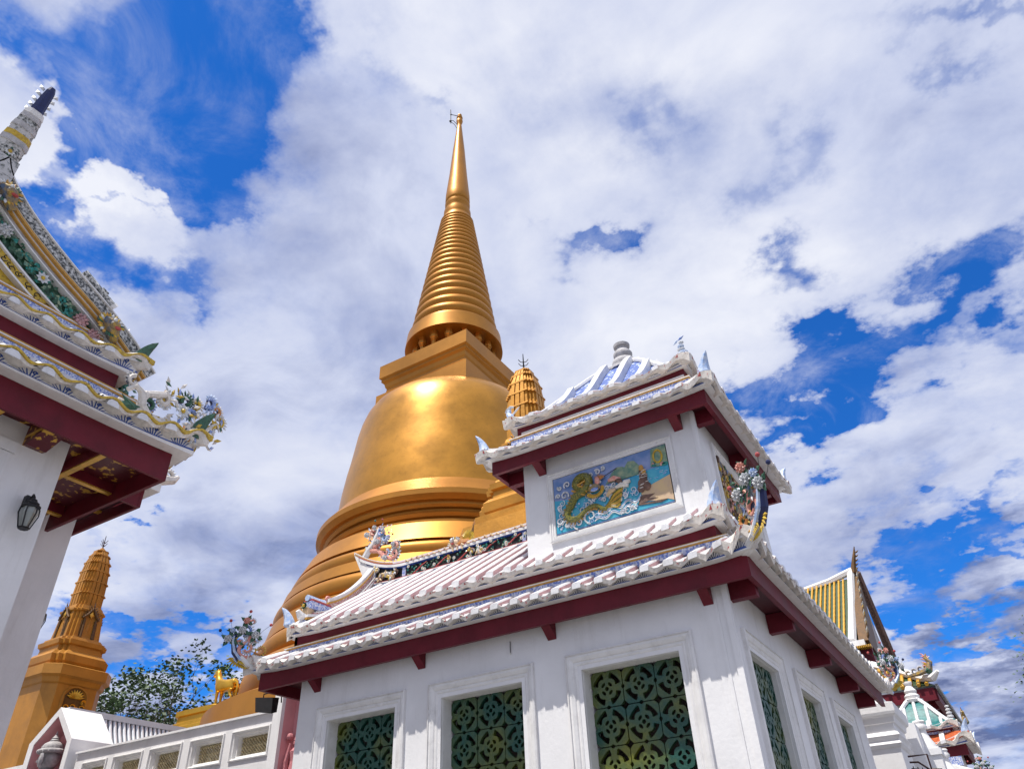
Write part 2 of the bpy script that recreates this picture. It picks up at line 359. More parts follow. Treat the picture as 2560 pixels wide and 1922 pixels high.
# ------------------------------------------------------------------ eaves with tile rows
def vadd(p0, d, n):
    p0 = Vector((p0[0], p0[1], 0)); d = Vector((d[0], d[1], 0)); n = Vector((n[0], n[1], 0))
    return lambda t, o, z: p0 + d*t + n*o + Vector((0, 0, z))
class Tier:
    """one storey of eaves: every material family gathers in its own mesh, each a part of the building"""
    def __init__(s, parent, zf, S=1.0, hf=.145, sp=.235, slope=.66, roofd=.28, style='white', lift=.16, back=True, sharp=True, motif=True, amp=.06):
        s.amp = amp; s.lipo = .095
        s.parent = parent; s.zf = zf; s.S = S; s.hf = hf; s.sp = sp; s.slope = slope; s.roofd = roofd; s.style = style; s.lift = lift; s.back = back; s.sharp = sharp; s.motif = motif
        s.g = {k: MB() for k in ('fascia', 'eave_band', 'scalloped_trim', 'tiled_roof', 'upper_band')}
    def side(s, p0, p1, n, m0=1, m1=1, tips=(True, True), roofd=None, back=True, horn=(True, True), capfrom=0, capto=None, deck='white_tile', back_o=None):
        P0 = Vector(p0); P1 = Vector(p1); L = (P1-P0).length; d = (P1-P0)/L
        S, zf, sp = s.S, s.zf, s.sp; rd = s.roofd if roofd is None else roofd
        W = vadd(p0, d, n)
        def lift(t, o):
            w = .75*S; e = 0
            if tips[0]: e += s.lift*S*max(0, 1-(t+.15*S)/w)**2
            if tips[1]: e += s.lift*S*max(0, 1-(L+.15*S-t)/w)**2
            return e*max(0, min(1, 1+o/(.55*S)))
        def TM(p):                       # mitred coordinates
            x, o, z = p
            t = x*(L+o*(m0+m1))/L - o*m0
            zz = z + (lift(t, o)*min(1, max(0, (z-s.hf+.02*S)/(.09*S))) if z > s.hf-.0005*S else 0)
            return W(t, o, zf+zz)
        def TA(p):
            t, o, z = p
            return W(t, o, zf+z+lift(t, o))
        h = s.hf
        lip0, lip1, ln0, ln1, pt1, q0, amp, rth, dz0, cph = ((.0, .006, .007, .015, .10, -.004, s.amp, .044, .062, .060) if s.style != 'hall' else (.0, .015, .016, .023, .09, .032, .042, .036, .066, .045))
        ns = max(8, int(L/sp*8))
        g = s.g
        g['fascia'].T = TM; g['fascia'].mt('maroon').gbox(0, L, -.05, 0, 0, h)
        b = g['eave_band']; b.T = TM
        b.mt('white_trim').gbox(0, L, .003, s.lipo*S, h+lip0*S+.0005*S, h+lip1*S, 24)
        b.mt('blue_paint').gbox(0, L, .003, (s.lipo-.0045)*S, h+ln0*S, h+ln1*S, 24)
        b.mt('white_trim').gbox(0, L, -.04, .080*S, h+(ln1+.001)*S, h+pt1*S, 24)
        # rippled trim following the tile ends
        tr = g['scalloped_trim']; tr.T = TM
        if hasattr(s, 'low'): dz0, cph, q0, rth = s.low
        zt0 = h+q0*S
        capt = []
        nc = int(round(L/sp)); spc = L/nc
        for i in range(nc): capt.append((i+.5)*spc)
        def wave(t):
            f = abs(((t/spc) % 1.0)-.5)*2      # 0 at a tile ridge, 1 between two
            if s.sharp: return amp*S*(1-f)
            return amp*S*(.5+.5*math.cos(f*PI))
        rings = []
        N = nc*8
        for i in range(N+1):
            t = L*i/N; w = wave(t); wt = amp*S*(.5+.5*math.cos(abs(((t/spc) % 1.0)-.5)*2*PI))*.9
            j = rnd.uniform(-.004, .004)*S
            rings.append([(t, .05*S, zt0+w+.005), (t, .150*S, zt0+w+j), (t, .165*S, zt0+wt+rth*S+j), (t, .12*S, zt0+wt+(rth+.008)*S), (t, .05*S, zt0+wt+(rth+.007)*S)])
        tr.mt('cream_trim').loft(rings)
        if s.style == 'hall':
            tr.mt('yellow')
            for i in range(N):
                t = L*i/N; t2 = L*(i+1)/N
                f = lambda tt: zt0+amp*S*(.5+.5*math.cos(abs(((tt/spc) % 1.0)-.5)*2*PI))
                tr.loft([[(q, .160*S, f(q)+.016*S), (q, .169*S, f(q)+.017*S), (q, .169*S, f(q)+.033*S), (q, .160*S, f(q)+.034*S)] for q in (t, t2)])
        # painted marks
        if s.motif:
            for ct in capt:
                zc = zt0+amp*S
                tr.mt('red_paint' if s.style != 'hall' else 'black_paint')
                if s.style != 'hall':
                    tr.add([(ct-.015*S, .160*S, zc+.012*S), (ct+.015*S, .160*S, zc+.012*S), (ct, .170*S, zc+.036*S)], [(0,1,2)])
                for k in range(6):
                    tt = ct+rnd.uniform(-.45, .45)*spc; q = zt0+amp*S*(.5+.5*math.cos(abs(((tt/spc) % 1.0)-.5)*2*PI))+rnd.uniform(.008, .04)*S
                    r = rnd.uniform(.004, .009)*S; dx = rnd.uniform(-.018, .018)*S
                    tr.add([(tt-r, .1665*S, q-r*.6), (tt+dx+r, .1665*S, q+r), (tt+dx*.5, .1675*S, q+r*1.8)], [(0,1,2)])
            b.mt('blue_paint' if s.style == 'hall' else 'navy')
            for i in range(nc):
                ct = (i+.5)*spc
                if ct < .02 or ct > L-.02: 
                    continue
                zc = h+(ln1+.003)*S
                for k in (-3,-2,-1,0,1,2,3):
                    a = k*.36; x0 = ct+k*.014*S; ln = (.046-.003*abs(k))*S
                    x1 = x0+math.sin(a)*ln; z1 = zc+math.cos(a)*ln
                    x1 += rnd.uniform(-.004, .004)*S; z1 += rnd.uniform(-.006, .004)*S
                    b.add([(x0-.0045*S, .0815*S, zc), (x0+.0045*S, .0815*S, zc), (x1+.002*S, .0825*S, z1), (x1-.005*S, .0825*S, z1)], [(0,1,2,3)])
                if s.style == 'hall':
                    sc = [(ct+.02*S+math.cos(q)*.014*S*(1-q/9), .083*S, zc+.03*S+math.sin(q)*.014*S*(1-q/9)) for q in [x*.6 for x in range(12)]]
                    b.tube(sc, .0035*S, 4)
        # deck and the ridges of cover tiles
        z0 = h+dz0*S
        dk = g['tiled_roof']; dk.T = TM
        nseg = 24
        rows = []
        for i in range(nseg+1):
            t = L*i/nseg
            rows.append([(t, .13*S, z0-.02), (t, .13*S, z0), (t, -rd, z0+(rd+.13*S)*s.slope), (t, -rd, z0+(rd+.13*S)*s.slope-.05)])
        dk.mt(deck).loft(rows)
        tc_ = g['tiled_roof']; tc_.T = TA; tc_.mt('white_tile')
        for ct in capt:
            if (m0 and ct < .2*S) or (m1 and L-ct < .2*S): continue
            if ct < capfrom or (capto is not None and ct > capto): continue
            w = (.047 if s.style != 'hall' else .042)*S*rnd.uniform(.93, 1.07); hh = cph*S
            rdl = min(rd, ct*(1/m0 if m0 else 99) , (L-ct)*(1/m1 if m1 else 99)) if (m0 or m1) else rd
            rdl = max(rdl, .02)
            if s.sharp: sec = [(-w,0),(-w,hh*.75),(-w*.8,hh),(w*.8,hh),(w,hh*.75),(w,0)]
            else: sec = [(-w,0),(-w*.9,hh*.6),(-w*.45,hh),(w*.45,hh),(w*.9,hh*.6),(w,0)]
            cf = ct*(L+.16*S*(m0+m1))/L - .16*S*m0         # follow the mitred ripple at the edge
            def lf(sec_, oo):
                rr = []
                for o in oo:
                    k_ = (o+rdl)/(.168*S+rdl) if o > -rdl else 0
                    zz = z0+(.13*S-o)*s.slope-.004
                    rr.append([((cf if rd < .5 else ct)+a, o, zz+c) for a, c in sec_])
                tc_.loft(rr)
            oo = (.149*S, .10*S, -rdl*.5, -rdl)
            if s.style == 'hall': lf(sec, (.168*S, .10*S, -rdl*.5, -rdl))
            else:
                tc_.mt('pink_tile'); lf([(-w*.94,0),(-w*.94,hh*.74),(w*.94,hh*.74),(w*.94,0)], oo)
                tc_.mt('white_tile'); lf([(-w,hh*.74),(-w*.8,hh),(w*.8,hh),(w,hh*.74)], oo)
                lf(sec, (.168*S, .150*S))
        if back and s.back:
            bo = (s.roofd-.03) if not hasattr(s, 'bo') else s.bo
            zb = z0+(bo+.13*S)*s.slope
            if hasattr(s, 'zb'): zb = s.zb
            ub = g['upper_band']; ub.T = TM
            ub.mt('blue_white').gbox(0, L, -bo-.03, -bo+.010, zb-.02, zb+.045*S)
            ub.mt('ochre_line').gbox(0, L, -bo-.03, -bo+.022, zb+.046*S, zb+.058*S)
            ub.mt('white_trim').gbox(0, L, -bo-.03, -bo+.028, zb+.059*S, zb+.067*S)
            ub.mt('ochre_line').gbox(0, L, -bo-.03, -bo+.020, zb+.068*S, zb+.080*S)
        for k, (on, tp) in enumerate(zip(horn, tips)):
            if not on: continue
            # upswept leaf-shaped horn standing on the corner, in the diagonal plane
            c = Vector(p0) if k == 0 else Vector(p1); dd = (-d if k == 0 else d)
            n2 = Vector(n); dg = (dd+n2).normalized()
            side = Vector((-dg.y, dg.x))
            zt = zf+h+.09*S+s.lift*S*.9
            rr = []
            for j in range(9):
                f = j/8
                a = .10*S+.10*S*f*f; z = zt-.07*S+.25*S*f
                wd = (.095*(1-f)**.5+.006)*S; th = (.085*(1-f)**.7+.006)*S
                cc = Vector((c.x, c.y))+dg*(a+.02*S)
                rr.append([(cc.x+dg.x*p+side.x*q, cc.y+dg.y*p+side.y*q, z+abs(p)*.2) for p, q in ((-wd,0),(-wd*.4,th),(wd*.3,th*.6),(wd*.5,0),(wd*.3,-th*.6),(-wd*.4,-th))])
            hn = MB(); hn.mt('pale_blue' if s.style != 'hall' else 'leaf_green').loft(rr); hn.build('eave_horn', s.parent)
    def done(s):
        for k, m in s.g.items():
            if m.v: m.build(k, s.parent)

# ------------------------------------------------------------------ ceramic ornaments
def frame_T(org, d):
    o = Vector(org); d = Vector((d[0], d[1], 0)).normalized(); n = Vector((-d.y, d.x, 0))
    if n.y < 0: n = -n                # decorated side towards the court
    return lambda p: o + d*p[0] + n*p[1] + Vector((0, 0, p[2]))
def scroll(mb, c, R, a0, turns, sgn=1, w=.022, body='coral', fr='flower_white', back='navy', fringe=1.0, R1=.18, dense=1.0):
    n = int(26*abs(turns))+6
    pts = []; rad = []
    for i in range(n):
        f = i/(n-1); a = a0+sgn*f*turns*2*PI; r = R*(1-f*(1-R1))
        pts.append((c[0]+r*math.cos(a), c[2] if len(c) > 2 else 0, c[1]+r*math.sin(a))); rad.append(w*(1-.55*f))
    P = [(p[0], (c[2] if len(c) > 2 else 0), p[2]) for p in pts]
    mb.mt(body).tube(P, rad, 6)
    mb.mt(back).tube([(p[0], p[1]+w*.9, p[2]) for p in P], [q*1.15 for q in rad], 5)
    mb.mt(fr)
    st = max(1, int(2/dense))
    for i in range(1, n-2, st):
        a = a0+sgn*i/(n-1)*turns*2*PI; L = w*1.5*fringe*(1-.5*i/n)
        ox, oz = math.cos(a+sgn*.35), math.sin(a+sgn*.35)
        b = Vector(P[i])+Vector((ox, 0, oz))*rad[i]*.4
        mb.petal(b, b+Vector((ox, rnd.uniform(-.1, .1), oz))*(rad[i]+L), w*1.15, w*.5, (0, 1, 0))
def pompom(mb, c, r, col='flower_white', n=3):
    c = Vector(c); mb.mt(col).ball(c, r*.62, 7, 5)
    for lay in range(n+1):
        th = .25+lay*(PI*.62/n); k = max(4, int(9*math.sin(th)+1))
        for j in range(k):
            a = 2*PI*j/k+lay*.5
            for sg in ((-1,) if lay < n else (-1, 1)):
                dr = Vector((math.sin(th)*math.cos(a), sg*math.cos(th)*.8, math.sin(th)*math.sin(a))).normalized()
                mb.petal(c+dr*r*.45, c+dr*r, r*.55, r*.16, dr.cross(Vector((0.3, 1, .2))))
def daisy(mb, c, r, col='flower_white', ctr='yellow', k=8):
    c = Vector(c); mb.mt(col)
    for j in range(k):
        a = 2*PI*j/k+.2; dr = Vector((math.cos(a), -.25, math.sin(a)))
        mb.petal(c, c+dr*r, r*.6, r*.14, (0, 1, 0))
    mb.mt(ctr).ball(c+Vector((0, -r*.15, 0)), r*.3, 6, 4)
def leaf(mb, c, r, a, col='leaf_green', w=.55):
    c = Vector(c); dr = Vector((math.cos(a), rnd.uniform(-.35, .1), math.sin(a)))
    mb.mt(col).petal(c, c+dr*r, r*w, r*.12, (rnd.uniform(-.2, .2), 1, rnd.uniform(-.2, .2)))
def bead(mb, a, z, a0, z0, col='red_paint', r=.021):
    mb.mt('iron').tube([(a0, 0, z0), ((a+a0)/2+.01, .004, (z+z0)/2), (a, 0, z)], .0022, 4)
    mb.mt(col).ball((a, 0, z), r, 8, 6)
def corner_ornament(parent, org, d, s=1.0, beads=(0, 1, 2, 3)):
    FT = frame_T(org, d)
    T = lambda p: FT((p[0]*s, p[1]*s, p[2]*s))
    m = MB(T)
    # rising neck with a blue-painted back and yellow feathering at its foot
    m.mt('white_trim').tube([(-.55,0,.02),(-.3,0,.035),(-.05,0,.06),(.12,0,.11),(.22,0,.2)], [.035,.04,.045,.05,.045], 8)
    m.mt('ochre_line').tube([(-.6,-.02,.045),(-.3,-.03,.07),(-.05,-.035,.10),(.1,-.03,.15)], [.012]*4, 5)
    m.mt('navy').tube([(.2,.01,.16),(.30,.01,.27),(.33,.01,.40),(.32,.01,.50)], [.045,.04,.034,.026], 8)
    m.mt('pale_blue').tube([(.2,-.035,.16),(.30,-.035,.27),(.34,-.03,.40),(.33,-.03,.47)], [.02,.018,.014,.008], 5)
    for k in range(9):
        a = -2.6+k*.27; b = Vector((.20+.01*k, -.01, .20-.012*(8-k)))
        m.mt('yellow').petal(b, b+Vector((math.cos(a)*.12, -.02, math.sin(a)*.085)), .035, .012, (0, 1, 0))
        m.petal((.06+.018*k, -.03, .13+.008*k), (.10+.018*k, -.04, .06+.007*k), .03, .01, (0, 1, 0))
    scroll(m, (.16, .315), .115, -1.9, 1.25, 1, .028, 'coral', 'flower_white', 'navy', 1.2)
    scroll(m, (.07, .44), .085, -.6, .95, 1, .020, 'coral', 'flower_white', 'navy', 1.3)
    scroll(m, (.20, .56), .075, -1.2, 1.0, -1, .020, 'mid_blue', 'flower_white', 'navy', 1.4)
    scroll(m, (.30, .46), .06, -2.6, .9, 1, .017, 'coral', 'yellow', 'navy', 1.3)
    scroll(m, (-.01, .30), .065, -.3, 1.0, -1, .017, 'orange', 'yellow', 'leaf_green', 1.3)
    scroll(m, (-.25, .165), .095, -2.6, 1.15, 1, .024, 'pale_blue', 'flower_white', 'navy', 1.3)
    scroll(m, (-.115, .125), .070, -3.0, .8, 1, .018, 'coral', 'flower_white', 'navy', 1.2)
    scroll(m, (-.405, .13), .078, -.2, .72, 1, .018, 'yellow', 'flower_white', 'navy', 1.4, R1=.5)
    scroll(m, (.13, .66), .04, -.9, .9, 1, .014, 'coral', 'flower_white', 'navy', 1.3)
    for k in range(16):
        leaf(m, (rnd.uniform(0, .38), rnd.uniform(-.03, .03), rnd.uniform(.33, .6)), .075, rnd.uniform(0, 6.3))
    for k in range(12):
        leaf(m, (rnd.uniform(0, .36), rnd.uniform(-.03, .03), rnd.uniform(.2, .6)), .07, rnd.uniform(0, 6.3), rnd.choice(['flower_white', 'yellow', 'pale_blue']), .4)
    o = m.build('corner_ornament', parent)
    fl = [(.40, .42, .058, 'flower_white'), (.24, .535, .060, 'flower_white'), (.07, .475, .058, 'flower_white'), (.205, .66, .05, 'coral'), (.36, .53, .04, 'pale_blue')]
    for (a, z, r, c) in fl:
        f = MB(T); pompom(f, (a, -.045, z), r, c)
        f.mt('leaf_green')
        for q in range(4): leaf(f, (a, -.02, z), r*1.9, q*1.57+.5)
        f.build('ceramic_flower', o)
    bs = [(.41, .67, .34, .5, 'red_paint'), (.52, .54, .42, .44, 'navy'), (.18, .80, .2, .68, 'red_paint'), (-.10, .63, .05, .48, 'red_paint')]
    for i in beads:
        f = MB(T); a, z, a0, z0, c = bs[i]; bead(f, a, z, a0, z0, c); f.build('wire_bead', o)
    return o

# ------------------------------------------------------------------ pierced ceramic window screens
def lattice_cells(N=30):
    """one pierced tile as a flat cell mask snapped to the outline of its holes; coordinates -1..1"""
    def f(x, y):
        r = math.hypot(x, y); a = math.atan2(y, x)
        d = [r-.125]
        for k in range(4):
            c = PI/4+k*PI/2; u_ = (x*math.cos(c)+y*math.sin(c))-.30; w_ = -x*math.sin(c)+y*math.cos(c)
            d.append((math.hypot(u_/.09, w_/.165)-1)*.09)
            da = abs((a-c+PI) % (2*PI)-PI)
            ro = .86+.05*math.cos(4*(a)); ri = .575-.06*math.cos(4*a)
            rad = max(ri-r, r-ro-.06*math.cos(2*da))
            d.append(max(rad, (da-.53)*r))
        out = max(abs(x), abs(y))-.975; out2 = (abs(x)+abs(y))-1.74; 
        notch = min((math.hypot(abs(x)-1.0, y)/1.0)-.11, (math.hypot(x, abs(y)-1.0))-.11)
        return min(min(d), -out, -out2*.7, notch)       # >0 = solid
    xs = [-1+2*i/N for i in range(N+1)]
    V = {(i, j): f(xs[i], xs[j]) for i in range(N+1) for j in range(N+1)}
    polys = []
    def ip(p, q):
        a, b = V[p], V[q]; t = a/(a-b)
        return (xs[p[0]]+(xs[q[0]]-xs[p[0]])*t, xs[p[1]]+(xs[q[1]]-xs[p[1]])*t)
    for i in range(N):
        for j in range(N):
            c = [(i, j), (i+1, j), (i+1, j+1), (i, j+1)]
            s = [V[k] > 0 for k in c]
            if not any(s): continue
            poly = []; edge = []
            for k in range(4):
                p, q = c[k], c[(k+1) % 4]
                if s[k]: poly.append((xs[p[0]], xs[p[1]]))
                if s[k] != s[(k+1) % 4]:
                    poly.append(ip(p, q)); edge.append(len(poly)-1)
            polys.append((poly, edge if len(edge) == 2 else []))
    return polys
LC = lattice_cells()
def screen(mb, P0, du, dz, dn, w, h, nx, nz, thick=.05):
    """nx by nz tiles over w x h from the corner P0; dn points to the street"""
    tw, th = w/nx, h/nz
    P0 = Vector(P0); du = Vector(du); dz = Vector(dz); dn = Vector(dn)
    for a in range(nx):
        for b in range(nz):
            cx, cz = (a+.5)*tw, (b+.5)*th; jn = rnd.uniform(-.004, .004)
            vs = []; fs = []
            for poly, edge in LC:
                o = len(vs)
                for (x, y) in poly: vs.append(P0+du*(cx+x*tw*.5)+dz*(cz+y*th*.5)+dn*jn)
                fs.append(tuple(range(o, o+len(poly))))
                if edge:
                    i, j = edge; m = len(vs)
                    if (i+1) % len(poly) == j: pair = (i, j)
                    elif (j+1) % len(poly) == i: pair = (j, i)
                    else: pair = (i, j)
                    vs.append(vs[o+pair[0]]-dn*thick); vs.append(vs[o+pair[1]]-dn*thick)
                    fs.append((o+pair[0], o+pair[1], m+1, m))
            mb.add(vs, fs)
def moulding(mb, F0, du, dz, dn, w, h, steps, skip_bottom=True):
    """rectangular window surround; steps = [(inset, out)...] from the wall plane inwards"""
    F0 = Vector(F0); du = Vector(du); dz = Vector(dz); dn = Vector(dn)
    rings = []
    for ins, out in steps:
        q = [(ins, ins if not skip_bottom else 0), (ins, h-ins), (w-ins, h-ins), (w-ins, ins if not skip_bottom else 0)]
        rings.append([F0+du*a+dz*b+dn*out for a, b in q])
    n = 4; vs = [p for r in rings for p in r]; fs = []
    for i in range(len(rings)-1):
        for k in range(4 if not skip_bottom else 3):
            a = i*4+k; b = i*4+(k+1) % 4
            fs.append((a, b, b+4, a+4))
    mb.add(vs, fs)
# ------------------------------------------------------------------ ground
g = MB(); g.mt('paving').box(-300, 300, -120, 400, -.3, 0)
tag(g.build('ground', loc=(0, 0, 0)), 'grey stone paving of the temple court', 'ground', kind='structure')

# ------------------------------------------------------------------ pavilion with lantern tower
PV = thing('pavilion', 'white pavilion with maroon eaves, pierced green windows and a small upper tower', 'pavilion', (-4.5, 10, 0))
UL, UR, VF, VB = -7.29, -1.82, 6.885, 13.1
zt = 4.42
WIN = [(-6.80, -5.77), (-5.125, -4.095), (-3.40, -2.37)]
SWIN = [(7.28, 8.30), (9.12, 10.16), (10.96, 12.04)]
ZB, ZT = 1.15, 3.55
w = MB(); w.mt('white_plaster')
def wall_x(mb, v0, v1, spans, u0, u1):
    xs = [u0]+[q for s_ in spans for q in s_]+[u1]
    for i in range(0, len(xs), 2): mb.box(xs[i], xs[i+1], v0, v1, 0, zt)
    for a, b in spans: mb.box(a, b, v0, v1, 0, ZB); mb.box(a, b, v0, v1, ZT, zt)
wall_x(w, VF, VF+.30, WIN, UL, UR)
ys = [VF+.30]+[q for s_ in SWIN for q in s_]+[VB]
for i in range(0, len(ys), 2): w.box(UR-.3, UR, ys[i], ys[i+1], 0, zt)
for a, b in SWIN: w.box(UR-.3, UR, a, b, 0, ZB); w.box(UR-.3, UR, a, b, ZT, zt)
w.box(UL, UL+.3, VF+.30, 10.2, 0, zt); w.box(UL+.3, -4.2, 9.9, 10.2, 0, zt); w.box(-4.5, -4.2, 10.2, VB, 0, zt); w.box(-4.2, UR-.3, VB-.3, VB, 0, zt)
# corner pilaster fillets
w.box(UR-.035, UR+.022, VF-.022, VF+.035, 0, zt-.002); w.box(UR-.13, UR-.1, VF-.008, VF+.01, 0, zt-.003)
w.box(UR-.01, UR+.008, VF+.10, VF+.13, 0, zt-.003)
WALL = w.build('wall', PV)
i_ = MB(); i_.mt('dim_backing').box(UL+.32, UR-.32, VF+.9, VF+.92, .3, 4.3); i_.box(UL+.31, UR-.31, VF+.31, 9.88, 4.30, 4.34)  # sheets behind the screens, the interior's shade put into their colour
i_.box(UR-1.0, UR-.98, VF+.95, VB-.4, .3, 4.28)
i_.build('dark_backing', PV)
ST = [(0, 0), (.0, .035), (.018, .045), (.018, .030), (.045, .034), (.06, .026), (.075, .018), (.085, .004), (.10, .012), (.115, .006), (.128, -.012), (.15, -.03), (.163, -.035), (.163, -.2)]
def window(mb_args, n_x, n_z, spot):
    rc = spot or .20
    F0, du, dn, w_, h_ = mb_args
    f = MB(); f.mt('white_trim'); moulding(f, F0, du, (0,0,1), dn, w_, h_, ST[:-1]+[(.163, -rc)])
    fo = f.build('window', PV)
    l = MB(); l.mt('lattice_green')
    P = Vector(F0)+Vector(du)*.16+Vector(dn)*(.01-rc)
    ww = w_-.32; top = h_-.16; th = top/n_z
    screen(l, P, du, (0,0,1), dn, ww, top, n_x, n_z, .05)
    l.build('pierced_screen', fo)
for a, b in WIN: window(((a-.16, VF, ZB-.02), (1,0,0), (0,-1,0), b-a+.32, ZT-ZB+.18), 3, 7, None)
for a, b in SWIN: window(((UR, a-.16, ZB-.02), (0,1,0), (1,0,0), b-a+.32, ZT-ZB+.18), 3, 7, .10)

# lower eaves
t1 = Tier(PV, 4.006, 1.0, .180, .235, .50, .215, lift=.20)
t1.bo = .20
t1.side((-7.83, 6.675), (-1.50, 6.675), (0, -1), horn=(False, False))
t1.side((-1.50, 6.675), (-1.50, 13.6), (1, 0), horn=(False, False))
t1.side((-7.83, 10.6), (-7.83, 6.675), (-1, 0), horn=(False, False), back=False)
t1.done()
# upper eaves of the main roof; its roof slope climbs to the ridge on the left of the tower
t2 = Tier(PV, 4.508, 1.0, .120, .235, .66, .25, lift=.16, sharp=False, amp=.032)
t2.side((-7.50, 6.87), (-1.786, 6.87), (0, -1), m0=0, m1=1, back=False, roofd=.12, horn=(True, True), capfrom=3.4)
t2.side((-1.786, 6.87), (-1.786, 13.3), (1, 0), m0=1, m1=1, back=False, roofd=.12, horn=(False, False))
t2.side((-7.50, 9.5), (-7.50, 6.87), (-1, 0), m0=0, m1=0, tips=(False, True), back=False, roofd=.1, horn=(False, False))
t2.done()
zr0 = 4.508+.120+.058
ZRG = 5.66; VRG = 8.2
sl_ = (ZRG-zr0)/(VRG-6.74)
m = MB(); m.mt('white_tile')
m.add([(-7.40, 6.80, zr0+.06*sl_-.005), (-3.99, 6.80, zr0+.06*sl_-.005), (-3.99, VRG, ZRG), (-7.40, VRG, ZRG)], [(0,1,2,3)])
m.add([(-7.40, 9.55, zr0), (-3.99, 9.55, zr0), (-3.99, VRG, ZRG), (-7.40, VRG, ZRG)], [(3,2,1,0)])
m.add([(-4.4, 9.4, zr0), (-1.85, 9.4, zr0), (-1.85, 13.2, zr0), (-4.4, 13.2, zr0), (-3.1, 9.4, ZRG), (-3.1, 12.2, ZRG)], [(1,2,5,4), (0,4,5,3), (2,3,5)])
m.mt('white_plaster').add([(-7.42, 6.98, zr0+.02), (-7.42, 9.5, zr0+.02), (-7.42, VRG, ZRG-.02)], [(0,1,2)])
m.build('main_roof', PV)
m = MB(); m.mt('white_tile')
k = 0; u = -7.20
while u < -4.02:
    w_ = .046; hh = .078
    def lr(sec_, ff):
        rr = []
        for f in ff:
            v = 6.735+(VRG-.03-6.735)*f; z = zr0+(v-6.74)*sl_-.004
            rr.append([(u+a_*w_, v, z+c_*hh) for a_, c_ in sec_])
        m.loft(rr)
    m.mt('pink_tile'); lr([(-.92,0),(-.92,.78),(.92,.78),(.92,0)], (.016, .5, 1)); m.mt('white_tile'); lr([(-1,.78),(-.7,1),(.7,1),(1,.78)], (.016, .5, 1)); lr([(-1,0),(-1,.78),(-.7,1),(.7,1),(1,.78),(1,0)], (0, .015))
    u += .2355
m.build('roof_ribs', PV)
# ridge wall with its flower frieze
def rz(u):                      # the ridge sweeps up towards its left end
    return .45*max(0, (-6.75-u)/1.15)**1.9
m = MB(); T0 = lambda p: (p[0], p[1], p[2]+rz(p[0])*1.0)
m.T = lambda p: (p[0], p[1], p[2]+rz(p[0])*(1 if p[2] > 5.80 else .25))
m.mt('blue_white').gbox(-7.42, -4.00, VRG-.075, VRG+.075, 5.56, 5.665, 14)
m.mt('white_trim').gbox(-7.44, -4.00, VRG-.090, VRG+.09, 5.666, 5.678, 14)
m.mt('red_paint').gbox(-7.44, -4.00, VRG-.086, VRG+.086, 5.679, 5.690, 14)
m.mt('black_paint').gbox(-7.44, -4.00, VRG-.04, VRG+.04, 5.691, 5.845, 20)
m.mt('blue_paint').gbox(-7.52, -4.00, VRG-.075, VRG+.075, 5.846, 5.860, 22)
m.mt('white_trim').gbox(-7.66, -4.00, VRG-.085, VRG+.085, 5.861, 5.905, 26)
m.mt('red_paint').gbox(-7.70, -4.00, VRG-.087, VRG+.087, 5.906, 5.915, 26)
m.mt('white_tile').gbox(-7.80, -4.00, VRG-.065, VRG+.065, 5.916, 5.955, 28)
m.mt('ochre_line').gbox(-7.78, -7.0, VRG-.069, VRG+.069, 5.925, 5.94, 10)
for q in (-7.36, -6.78, -4.70, -4.25):
    m.mt('blue_white').box(q-.03, q+.03, VRG-.06, VRG-.041, 5.692, 5.844)
m.mt('white_trim').add([(-7.42, VRG-.07, 5.55), (-7.42, VRG+.07, 5.55), (-7.80, VRG+.06, 5.905), (-7.80, VRG-.06, 5.905), (-7.30, VRG-.07, 5.86), (-7.30, VRG+.07, 5.86)], [(0,1,2,3), (0,3,4), (1,5,2), (3,2,5,4)])
m.T = None
vf = VRG-.05
for k in range(260):
    u = rnd.uniform(-6.72, -4.05); z = rnd.uniform(5.70, 5.84)
    if rnd.random() < .62: leaf(m, (u, vf-rnd.uniform(0, .03), z), rnd.uniform(.03, .05), rnd.uniform(0, 6.3), rnd.choice(['teal', 'leaf_green', 'leaf_green', 'teal', 'hill_green']), .75)
    elif rnd.random() < .3: daisy(m, (u, vf-.03, z), .03)
for k in range(6):
    u = -6.6+k*.4
    m.mt('red_paint').tube([(u, vf-.01, 5.70), (u+.1, vf-.03, 5.74), (u+.16, vf-.02, 5.79), (u+.26, vf-.03, 5.82)], [.012, .01, .009, .006], 5)
for (u, z, r) in [(-7.22, 5.76, .06), (-7.12, 5.81, .05), (-7.0, 5.75, .06), (-6.92, 5.80, .045), (-7.3, 5.92, .05), (-5.55, 5.78, .05), (-5.42, 5.75, .06), (-5.95, 5.77, .035)]:
    m.mt(rnd.choice(['sand', 'cream_trim', 'brown_rock'])).ball((u, vf-.02, z), r, 7, 5, (1, .7, .9))
    for k in range(7):
        a = rnd.uniform(0, 6.3); m.mt(rnd.choice(['yellow', 'flower_white', 'sand'])).petal((u, vf-.05, z), (u+math.cos(a)*r*1.4, vf-.06, z+math.sin(a)*r*1.3), r*.6, .012, (0, 1, 0))
m.build('ridge', PV)
